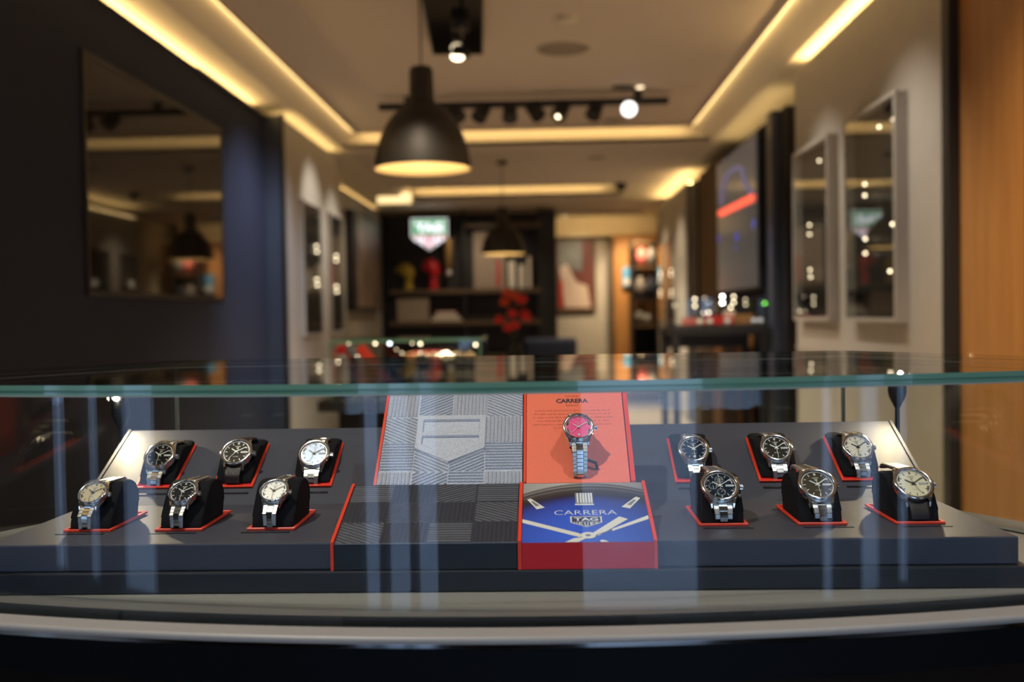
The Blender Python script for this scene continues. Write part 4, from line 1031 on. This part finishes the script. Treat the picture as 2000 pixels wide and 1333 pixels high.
fy, fz = .0175, .0405
W = [  # key, row, column, tilt, scale, label, yaw
 ('champagne', 'f', 0, 50, .80, 'small steel watch with champagne dial and sparkling bezel at the front left end', -.10),
 ('small_black', 'f', 1, 50, .79, 'small steel watch with a dark dial and sparkling bezel in the left front row', -.08),
 ('diamond', 'f', 2, 50, .77, 'small steel watch with a white dial and beaded bezel nearest the navy ribbed box', -.05),
 ('chrono', 'f', 3, 48, 1.0, 'steel chronograph with three subdials on a blue dial and side pushers', .03),
 ('brown', 'f', 4, 47, 1.0, 'steel watch with olive brown dial on a steel bracelet in the right front row', .06),
 ('cream_leather', 'f', 5, 46, 1.02, 'cream dial steel watch on a dark leather strap at the front right end', .06),
 ('black', 'b', 0, 44, .98, 'steel watch with a plain black dial at the back left end of the tray', -.10),
 ('brown_leather', 'b', 1, 44, .98, 'watch with a brown sunray dial on a dark leather strap in the left back row', -.06),
 ('silver', 'b', 2, 43, .98, 'steel watch with a silvery blue dial left of the silver ribbed panel', -.04),
 ('blue', 'b', 3, 43, .95, 'steel watch with a dark blue dial, partly behind the chronograph', .03),
 ('dark_brown', 'b', 4, 43, .98, 'steel watch with a very dark brown dial in the right back row', .05),
 ('ivory', 'b', 5, 42, .96, 'steel watch with an ivory dial and black markers at the back right end', .07)]
for key, r, c, e_, S, lab, yw in W:
    Y0, z0, an = rows[r]; x = cols[c] + CW / 2
    leather = key in ('brown_leather', 'cream_leather')
    ff = fz + (.003 if key == 'brown_leather' else 0)
    small = S < .9
    make_watch(key, (x, Y0 + fy - (.003 if small else 0), z0 + ff), e_, S, lab, ff - .003, yaw=yw, back_run=.026 if r == 'f' else .014, strap=leather)

# ================================================================== CENTRE BLOCKS
BX0, BXM, BX1 = -.2120, -.0240, .1080       # left block, joint, right block
Yb0, Yb1, Yb2 = .9665, 1.083, 1.205
zb1, zb2 = E - .1835, E - .0850
def plane_T(x0, Ya, za, Yb_, zb_, loc):
    """matrix of a panel: local x across, y up the slope, z out of it; origin bottom-left, metres"""
    v = Vector((0, Yb_ - Ya, zb_ - za)); L = v.length; v.normalize(); n_ = Vector((1, 0, 0)).cross(v)
    return Matrix(((1, 0, n_.x, x0 - loc[0]), (0, v.y, n_.y, Ya - loc[1]), (0, v.z, n_.z, za - loc[2]), (0, 0, 0, 1))), L
def ribs(bl, u, v, pitch):
    """height 0..1 of the rib pattern: kind of block at (u,v) metres"""
    if bl == 'v': q = u
    elif bl == 'h': q = v
    elif bl == '/': q = (v - .55 * u) / 1.12
    else: q = (v + .55 * u) / 1.12
    return 0.5 + 0.5 * math.cos(2 * PI * q / pitch)
def in_poly(x, y, poly):
    c = False; j = len(poly) - 1
    for i in range(len(poly)):
        if (poly[i][1] > y) != (poly[j][1] > y) and x < (poly[j][0] - poly[i][0]) * (y - poly[i][1]) / (poly[j][1] - poly[i][1]) + poly[i][0]: c = not c
        j = i
    return c
def ribbed_panel(W_, L_, nx, ny, rowsdef, rowb, colb, pitch, amp, mat_, T, emblem=None, thread=None, gap=.0008):
    vs = []; fs = []; mi = []
    hgt = []
    for j in range(ny + 1):
        v = L_ * j / ny; ri = max(i for i in range(len(rowb) - 1) if rowb[i] <= min(v, L_ - 1e-6)) 
        for i in range(nx + 1):
            u = W_ * i / nx; ci = max(k for k in range(len(colb) - 1) if colb[k] <= min(u, W_ - 1e-6))
            h = ribs(rowsdef[ri][ci], u - colb[ci], v - rowb[ri], pitch) * amp
            e_ = min(u - colb[ci], colb[ci + 1] - u, v - rowb[ri], rowb[ri + 1] - v)
            if e_ < gap: h *= .15
            if emblem:
                k = emblem(u, v)
                if k is not None: h = k
            vs.append((u, v, h)); hgt.append(h)
    g = MB()
    fa = []; fb = []
    for j in range(ny):
        for i in range(nx):
            a = j * (nx + 1) + i; f = (a, a + 1, a + nx + 2, a + nx + 1)
            if thread:
                v = L_ * (j + .5) / ny; u = W_ * (i + .5) / nx
                ri = max(q for q in range(len(rowb) - 1) if rowb[q] <= v); ci = max(q for q in range(len(colb) - 1) if colb[q] <= u)
                if (ri, ci) in thread and sum(hgt[q] for q in f) / 4 > amp * .84: fb.append(f); continue
            fa.append(f)
    g.add(vs, fa, mat_, T, True)
    if fb: g.add(vs, fb, 'thread', T, True)
    return g
# lower left navy block
loc = ((BX0 + BXM) / 2, 1.02, zpl + .0004)
t = thing('display_block', loc, 'navy block with a ribbed slanted top and red end board, front centre', 'display block'); T0 = Matrix.Translation(-Vector(loc))
MB().xprism([(Yb0, zpl + .0006), (Yb1, zpl + .0006), (Yb1, zb1 - .001), (Yb0, zb0 - .001)], BX0 + .0032, BXM - .0042, 'navy_board', T0).build('body', t, bevel=.0006)
TP, L = plane_T(BX0 + .0034, Yb0, zb0 - .0008, Yb1, zb1 - .0008, loc)
Wp = BXM - .0042 - BX0 - .0034
c4 = [Wp * q / 4 for q in range(5)]; r3 = [0, L / 3, 2 * L / 3, L]
g = ribbed_panel(Wp, L, 360, 220, [['\\', 'v', 'h', 'v'], ['v', '/', 'v', '\\'], ['h', 'v', '/', 'h']], r3, c4, .0046, .0006, 'navy_cloth', TP, thread={(2, 0), (2, 3), (1, 3), (0, 2), (0, 0), (2, 2)})
g.build('ribbed_top', t)
MB().bx(BX0 + .0034, BXM - .0044, Yb0 - .0004, Yb0 + .0006, zb0 - .0012, zb0 - .0004, 'thread', T0).build('edge_piping', t)
MB().xprism([(Yb0 - .0006, zpl + .0004), (Yb1, zpl + .0004), (Yb1, zb1 + .0012), (Yb0 - .0006, zb0 + .0012)], BX0, BX0 + .003, 'red', T0).build('end_board', t)
# upper left silver panel
uL0, uL1 = -.1890, -.0248
loc = ((uL0 + uL1) / 2, 1.15, zk)
t = thing('presentation_board', loc, 'silver ribbed panel with an embossed shield leaning at the centre', 'display panel'); T0 = Matrix.Translation(-Vector(loc))
Ya_, za_ = Yb1 + .0012, zb1
MB().xprism([(Ya_, za_ - .003), (Yb2, zb2 - .003), (Yb2 + .004, zb2 - .004), (Yb2 + .004, zk + .001), (Ya_ + .004, zb0 + .001)], uL0 + .0032, uL1 - .0005, 'navy_board', T0).build('body', t)
TP, L = plane_T(uL0 + .0036, Ya_, za_ - .0015, Yb2, zb2 - .0015, loc)
Wp = uL1 - .0005 - uL0 - .0036
c4 = [0, Wp * .235, Wp * .485, Wp * .735, Wp]; r4 = [0, L * .12, L * .40, L * .67, L]
sw = c4[3] - c4[1]; scx = (c4[1] + c4[3]) / 2; top = L * .67
outer = [(scx - sw / 2, top), (scx - sw / 2, top - .052), (scx, top - .073), (scx + sw / 2, top - .052), (scx + sw / 2, top)]
b1 = [(scx - sw * .41, top - .007), (scx - sw * .41, top - .027), (scx + sw * .41, top - .027), (scx + sw * .41, top - .007)]
b2_ = [(scx - sw * .41, top - .033), (scx - sw * .41, top - .046), (scx, top - .065), (scx + sw * .41, top - .046), (scx + sw * .41, top - .033)]
def emb(u, v):
    if not (c4[1] - .001 < u < c4[3] + .001 and v < top + .001): return None
    if in_poly(u, v, outer):
        return .0004 if in_poly(u, v, b1) or in_poly(u, v, b2_) else .0036
    return None
g = ribbed_panel(Wp, L, 400, 380, [['v', '/', 'h', 'v'], ['h', '\\', '/', 'h'], ['\\', 'h', 'h', 'v'], ['v', '/', 'v', '\\']], r4, c4, .0043, .0022, 'silver_cloth', TP, emb)
g.build('ribbed_face', t)
MB().xprism([(Ya_, za_ - .001), (Yb2, zb2 - .001), (Yb2 + .004, zb2 - .004), (Yb2 + .004, zk + .001), (Ya_ + .002, zb0 + .001)], uL0, uL0 + .003, 'red', T0).build('end_board', t)
# upper right coral panel
uR0, uR1 = -.0240, .0985
loc = ((uR0 + uR1) / 2, 1.15, zk)
t = thing('presentation_board', loc, 'coral panel with printed lettering leaning behind the pink watch', 'display panel'); T0 = Matrix.Translation(-Vector(loc))
MB().xprism([(Ya_, za_ - .0006), (Yb2, zb2 - .0006), (Yb2 + .004, zb2 - .004), (Yb2 + .004, zk + .001), (Ya_ + .004, zb0 + .001)], uR0 + .0034, uR1 - .006, 'coral', T0).build('body', t)
MB().xprism([(Ya_, za_ + .001), (Yb2, zb2 + .001), (Yb2 + .004, zb2 - .004), (Yb2 + .004, zk + .001), (Ya_ + .002, zb0 + .001)], uR0, uR0 + .003, 'red', T0).build('end_board', t)
MB().xprism([(Ya_, za_ + .001), (Yb2, zb2 + .001), (Yb2 + .004, zb2 - .004), (Yb2 + .004, zk + .001), (Ya_ + .002, zb0 + .001)], uR1 - .0048, uR1, 'red', T0).build('end_board', t)
TP, L = plane_T(uR0 + .0034, Ya_, za_ - .0006, Yb2, zb2 - .0006, loc)
Wp = uR1 - .006 - uR0 - .0034
g = MB(); cx_ = Wp * .475; zz = .0002
g.text('TAG HEUER', (cx_, L * .872), .0165, .0024, 'print_brown', TP, zz, .01)
g.text('CARRERA', (cx_, L * .822), .0375, .0072, 'print_black', TP, zz, .035)
g.text('ELEGANT', (cx_, L * .772), .0150, .0026, 'print_brown', TP, zz, .01)
random.seed(3)
for li, (vv, hw_) in enumerate(((.712, .044), (.676, .0445), (.640, .0465), (.604, .042), (.566, .047), (.530, .022))):
    x = cx_ - hw_
    while x < cx_ + hw_ - .002:
        n_ = random.randint(2, 8)
        for q in range(n_):
            if x > cx_ + hw_: break
            hh = random.choice((.0015, .0019, .0023))
            g.add([(x, L * vv, zz), (x + .0008, L * vv, zz), (x + .0008, L * vv + hh * .5, zz), (x, L * vv + hh * .5, zz)], [(0, 1, 2, 3)], 'print_brown', TP)
            if random.random() < .5: g.add([(x, L * vv + hh * .5, zz), (x + .0004, L * vv + hh * .5, zz), (x + .0004, L * vv + hh, zz), (x, L * vv + hh, zz)], [(0, 1, 2, 3)], 'print_brown', TP)
            x += .00115
        x += .0012
g.build('lettering', t)
# lower right printed block
loc = ((BXM + BX1) / 2, 1.02, zpl + .0004)
t = thing('display_block', loc, 'red block with a printed blue watch dial on its slanted top, front centre', 'display block'); T0 = Matrix.Translation(-Vector(loc))
MB().xprism([(Yb0 - .001, zpl + .0006), (Yb1, zpl + .0006), (Yb1, zb1 - .001), (Yb0 - .001, zb0 - .001)], BXM - .0002, BX1 - .0035, 'red_deep', T0).build('body', t)
for a_, b_ in ((BXM - .0038, BXM - .0004), (BX1 - .0033, BX1)):
    MB().xprism([(Yb0 - .0016, zpl + .0004), (Yb1, zpl + .0004), (Yb1, zb1 + .0012), (Yb0 - .0016, zb0 + .0012)], a_, b_, 'red', T0).build('end_board', t)
TP, L = plane_T(BXM, Yb0 - .001, zb0 - .0008, Yb1, zb1 - .0008, loc)
Wp = BX1 - .0037 - BXM
# printed artwork: blue dial field, dark bezel with silver streaks
m, nt_, bs = nt('printed_dial_artwork'); N = nt_.nodes.new; LK = nt_.links.new
tc = N('ShaderNodeTexCoord'); sp = N('ShaderNodeSeparateXYZ'); LK(tc.outputs['UV'], sp.inputs[0])
def mth(op, a, b=None, clamp=False):
    n = N('ShaderNodeMath'); n.operation = op; n.use_clamp = clamp
    for i, v in enumerate((a, b)):
        if v is None: continue
        if isinstance(v, (int, float)): n.inputs[i].default_value = v
        else: LK(v, n.inputs[i])
    return n.outputs[0]
ux = mth('SUBTRACT', sp.outputs['X'], .55); uy = sp.outputs['Y']
rr = mth('ADD', uy, mth('MULTIPLY', mth('MULTIPLY', ux, ux), .62))       # bowed edge of the dial
cr_ = N('ShaderNodeValToRGB'); LK(rr, cr_.inputs[0]); E_ = cr_.color_ramp.elements
E_[0].position = 0; E_[0].color = (.05, .13, .58, 1); E_[1].position = 1; E_[1].color = (.45, .43, .40, 1)
for p_, c_ in ((.12, (.045, .13, .66)), (.45, (.038, .11, .60)), (.66, (.028, .065, .38)), (.76, (.020, .026, .09)), (.80, (.028, .028, .032)), (.87, (.055, .052, .05)), (.90, (.16, .15, .14)), (.915, (.05, .048, .045)), (.94, (.09, .085, .08)), (.955, (.40, .38, .36)), (.965, (.09, .085, .08)), (.99, (.20, .19, .18))):
    e_ = E_.new(p_); e_.color = (*c_, 1)
sh_ = mth('ADD', .55, mth('MULTIPLY', mth('SUBTRACT', 1.0, mth('ABSOLUTE', mth('MULTIPLY', mth('SUBTRACT', sp.outputs['X'], .38), 1.5)), True), .5))
mxn = N('ShaderNodeMix'); mxn.data_type = 'RGBA'; mxn.blend_type = 'MULTIPLY'; mxn.inputs[0].default_value = 1
LK(cr_.outputs[0], mxn.inputs[6]); LK(sh_, mxn.inputs[7]); LK(mxn.outputs[2], bs.inputs['Base Color']); bs.inputs['Roughness'].default_value = .35
M['artwork'] = m
g = MB(); g.add([(0, 0, 0), (Wp, 0, 0), (Wp, L, 0), (0, L, 0)], [(0, 1, 2, 3)], 'artwork', TP)
o = g.build('printed_dial', t); uv = o.data.uv_layers.new(name='uv')
for i_, c_ in enumerate(((0, 0), (1, 0), (1, 1), (0, 1))): uv.data[i_].uv = c_
def quad(g, pts, m, z): g.add([(a * Wp, b * L, z) for a, b in pts], [tuple(range(len(pts)))], m, TP)
pr = MB(); z1 = .00015; z2 = .0003; z3 = .00045
# twelve o'clock double marker
quad(pr, [(.430, .60), (.575, .60), (.575, .815), (.430, .815)], 'print_grey', z1)
quad(pr, [(.425, .595), (.58, .595), (.58, .62), (.425, .62)], 'print_white', z2)
for a in (.443, .469, .491, .513, .537, .557): quad(pr, [(a, .635), (a + .015, .635), (a + .015, .81), (a, .81)], 'print_white', z2)
for pts in ([(.115, .53), (.18, .56), (.065, .72), (.035, .705)], [(.80, .56), (.865, .53), (.965, .71), (.93, .735)]):
    quad(pr, pts, 'print_cream', z2)
    c0 = [((a + sum(p[0] for p in pts) / 4) / 2, (b + sum(p[1] for p in pts) / 4) / 2) for a, b in pts]; quad(pr, c0, 'print_grey', z3)
pr.build('printed_markers', t)
pr = MB(); pr.text('CARRERA', (Wp * .505, L * .47), Wp * .50, L * .075, 'print_white', TP, z2, -.01); pr.build('lettering', t)
pr = MB()
BT = TP @ Matrix.Translation((Wp * .505, L * .405, 0)) @ Matrix.Diagonal((1, .78, 1, 1))
badge(pr, BT, Wp * .25, 'print_cream', 'print_ink', 'print_ink', 'print_white', z2) if False else None
M['print_ink'] = mat('print_ink', (.04, .05, .12), .5)
badge(pr, BT, Wp * .25, 'print_cream', 'print_ink', 'print_ink', 'print_white', z2); pr.build('printed_badge', t)
pr = MB()
quad(pr, [(0, .31), (.45, .07), (.45, .13), (0, .37)], 'print_cream', z2)                # left hand
quad(pr, [(.40, .06), (.33, 0), (.43, 0), (.52, .08)], 'print_cream', z2)
quad(pr, [(.54, .13), (.59, .095), (.835, .355), (.77, .40)], 'print_cream', z2)           # broad right hand
quad(pr, [(.575, .10), (.70, .175), (.70, .19), (.575, .115)], 'print_grey', z2)
quad(pr, [(.70, .165), (1, .355), (1, .415), (.70, .20)], 'print_cream', z2)
quad(pr, [(.60, 0), (.665, 0), (.63, .03), (.60, .03)], 'print_cream', z2)
pr.lathe([(Wp * .060, z3), (Wp * .0001, z3)], 'print_cream', TP @ Matrix.Translation((Wp * .51, L * .10, 0)) @ Matrix.Diagonal((1, .8, 1, 1)), 32, smooth=False)
pr.lathe([(Wp * .022, z3 + .0001), (Wp * .0001, z3 + .0001)], 'print_grey', TP @ Matrix.Translation((Wp * .51, L * .10, 0)) @ Matrix.Diagonal((1, .8, 1, 1)), 32, smooth=False)
pr.build('printed_hands', t)

# pink watch on its stand
PW = at(1130, 833, 1.103)
base_z = zb1
t = thing('watch_stand', (PW.x, 1.096, base_z + .0035), 'dark curved stand holding the pink dial watch against the coral panel', 'stand')
zz = PW.z - base_z
g = MB(); g.tube([(.020, .012, .003), (.020, .003, .009), (.018, 0, .016), (.010, .004, .018), (0, .014, .022), (0, .022, .040), (0, .020, zz - .018)], .0017, 'black', n=10); g.build('hook', t)
MB().cyl((.020, .012, -.0015), .009, 0, .003, 'red_deep', n=24).build('foot', t)
MB().cyl((0, .020, zz - .030), .010, 0, .009, 'black', n=20).build('pad', t)
make_watch('pink', (PW.x, 1.103, PW.z), 41, .86, 'steel watch with a bright pink dial on a stand before the coral panel', .05, yaw=.04, loop=True)

# ================================================================== LIGHT
def spot(loc, tgt, e, size=1.0, blend=.6, col=(1, .80, .56), r=.03, name='spot_and_fill'):
    l = bpy.data.lights.new(name, 'SPOT'); l.energy = e; l.color = col; l.spot_size = size; l.spot_blend = blend; l.shadow_soft_size = r
    o = bpy.data.objects.new(name, l); COL.objects.link(o); o.location = loc
    d = Vector(tgt) - Vector(loc); o.rotation_euler = d.to_track_quat('-Z', 'Y').to_euler()
    return o
ZC = TOP - .06
spot((-.75, .55, ZC), (-.1, 1.1, ZF), 60, .75, .5, (1, .93, .84), .025)          # over the counter
spot((.75, .35, ZC), (.1, 1.1, ZF), 27, .75, .5, (.93, .95, 1), .03)
spot((-.55, 3.6, ZC), (-.55, 4.7, .9), 60, .7)
spot((1.0, 6.4, ZC), (1.2, 7.3, 1.1), 60, .7)
for y_ in (4.3, 5.6): spot((.55, y_, ZC), (XR, y_ + .1, 1.3), 42, 1.1, .9, (1, .9, .76))
spot((-.9, 7.9, ZC), (-1.89, 8.2, 2.0), 42, .8, .9, (1, .92, .80)); spot((-.9, 8.9, ZC), (-1.89, 9.0, 1.7), 40, .9, .9, (1, .92, .8))
spot((-.7, 6.2, ZC), (-2.0, 6.9, 1.5), 90, 1.1, 1.0, (.78, .84, 1)); spot((-.5, 5.2, ZC), (-2.0, 5.6, 2.1), 60, 1.4, 1.0, (.85, .88, 1)); spot((-1.5, 6.3, ZC), (-1.95, 7.2, 1.5), 16, .8, 1.0, (.8, .86, 1))  # added cool fills that lift the navy wall and its end return
spot((.7, 7.0, ZC), (1.6, 7.02, 1.3), 45, .5, .9, (.62, .72, 1))
for y_ in (11.4, 12.8): spot((.7, y_, SOF - .05), (1.58, y_, 1.4), 35, 1.2, .9)
spot((-1.2, 11.2, SOF - .05), (-2.3, 12.6, 1.6), 30, 1.1, .9)
spot((-.9, 13.4, SOF - .05), (-.9, 14.6, 1.2), 26, 1.6, .9)
spot((.6, 15.0, SOF - .05), (.6, 16.1, 1.4), 32, 1.4, .9); spot((1.35, 14.9, SOF - .05), (1.4, 15.8, 1.3), 110, 1.4, .9, (1, .72, .4))
spot((.6, 1.9, ZC), (XR, 2.6, 1.6), 190, 1.2, .9, (1, .74, .42))
for x_, y_, s_ in ((-.2, 3.3, 1.25), (-.2, 6.3, 1.9), (.6, 11.4, 1.6)): spot((x_, y_, ZC if y_ < 9 else SOF - .05), (x_, y_, 0), 310, s_, 1.0, (1, .80, .58), .08)  # added downward fills, their floor bounce lifts the ceiling

w = bpy.data.worlds.new('world'); scene.world = w; w.use_nodes = True
bg = w.node_tree.nodes['Background']; bg.inputs[0].default_value = (.42, .62, 1.0, 1); bg.inputs[1].default_value = 2.2

scene.view_settings.view_transform = 'Standard'; scene.view_settings.look = 'None'
scene.view_settings.gamma = 1.0; scene.view_settings.use_curve_mapping = False; scene.view_settings.exposure = 0.95
scene.cycles.max_bounces = 8; scene.cycles.transparent_max_bounces = 24; scene.cycles.caustics_reflective = False; scene.cycles.caustics_refractive = False
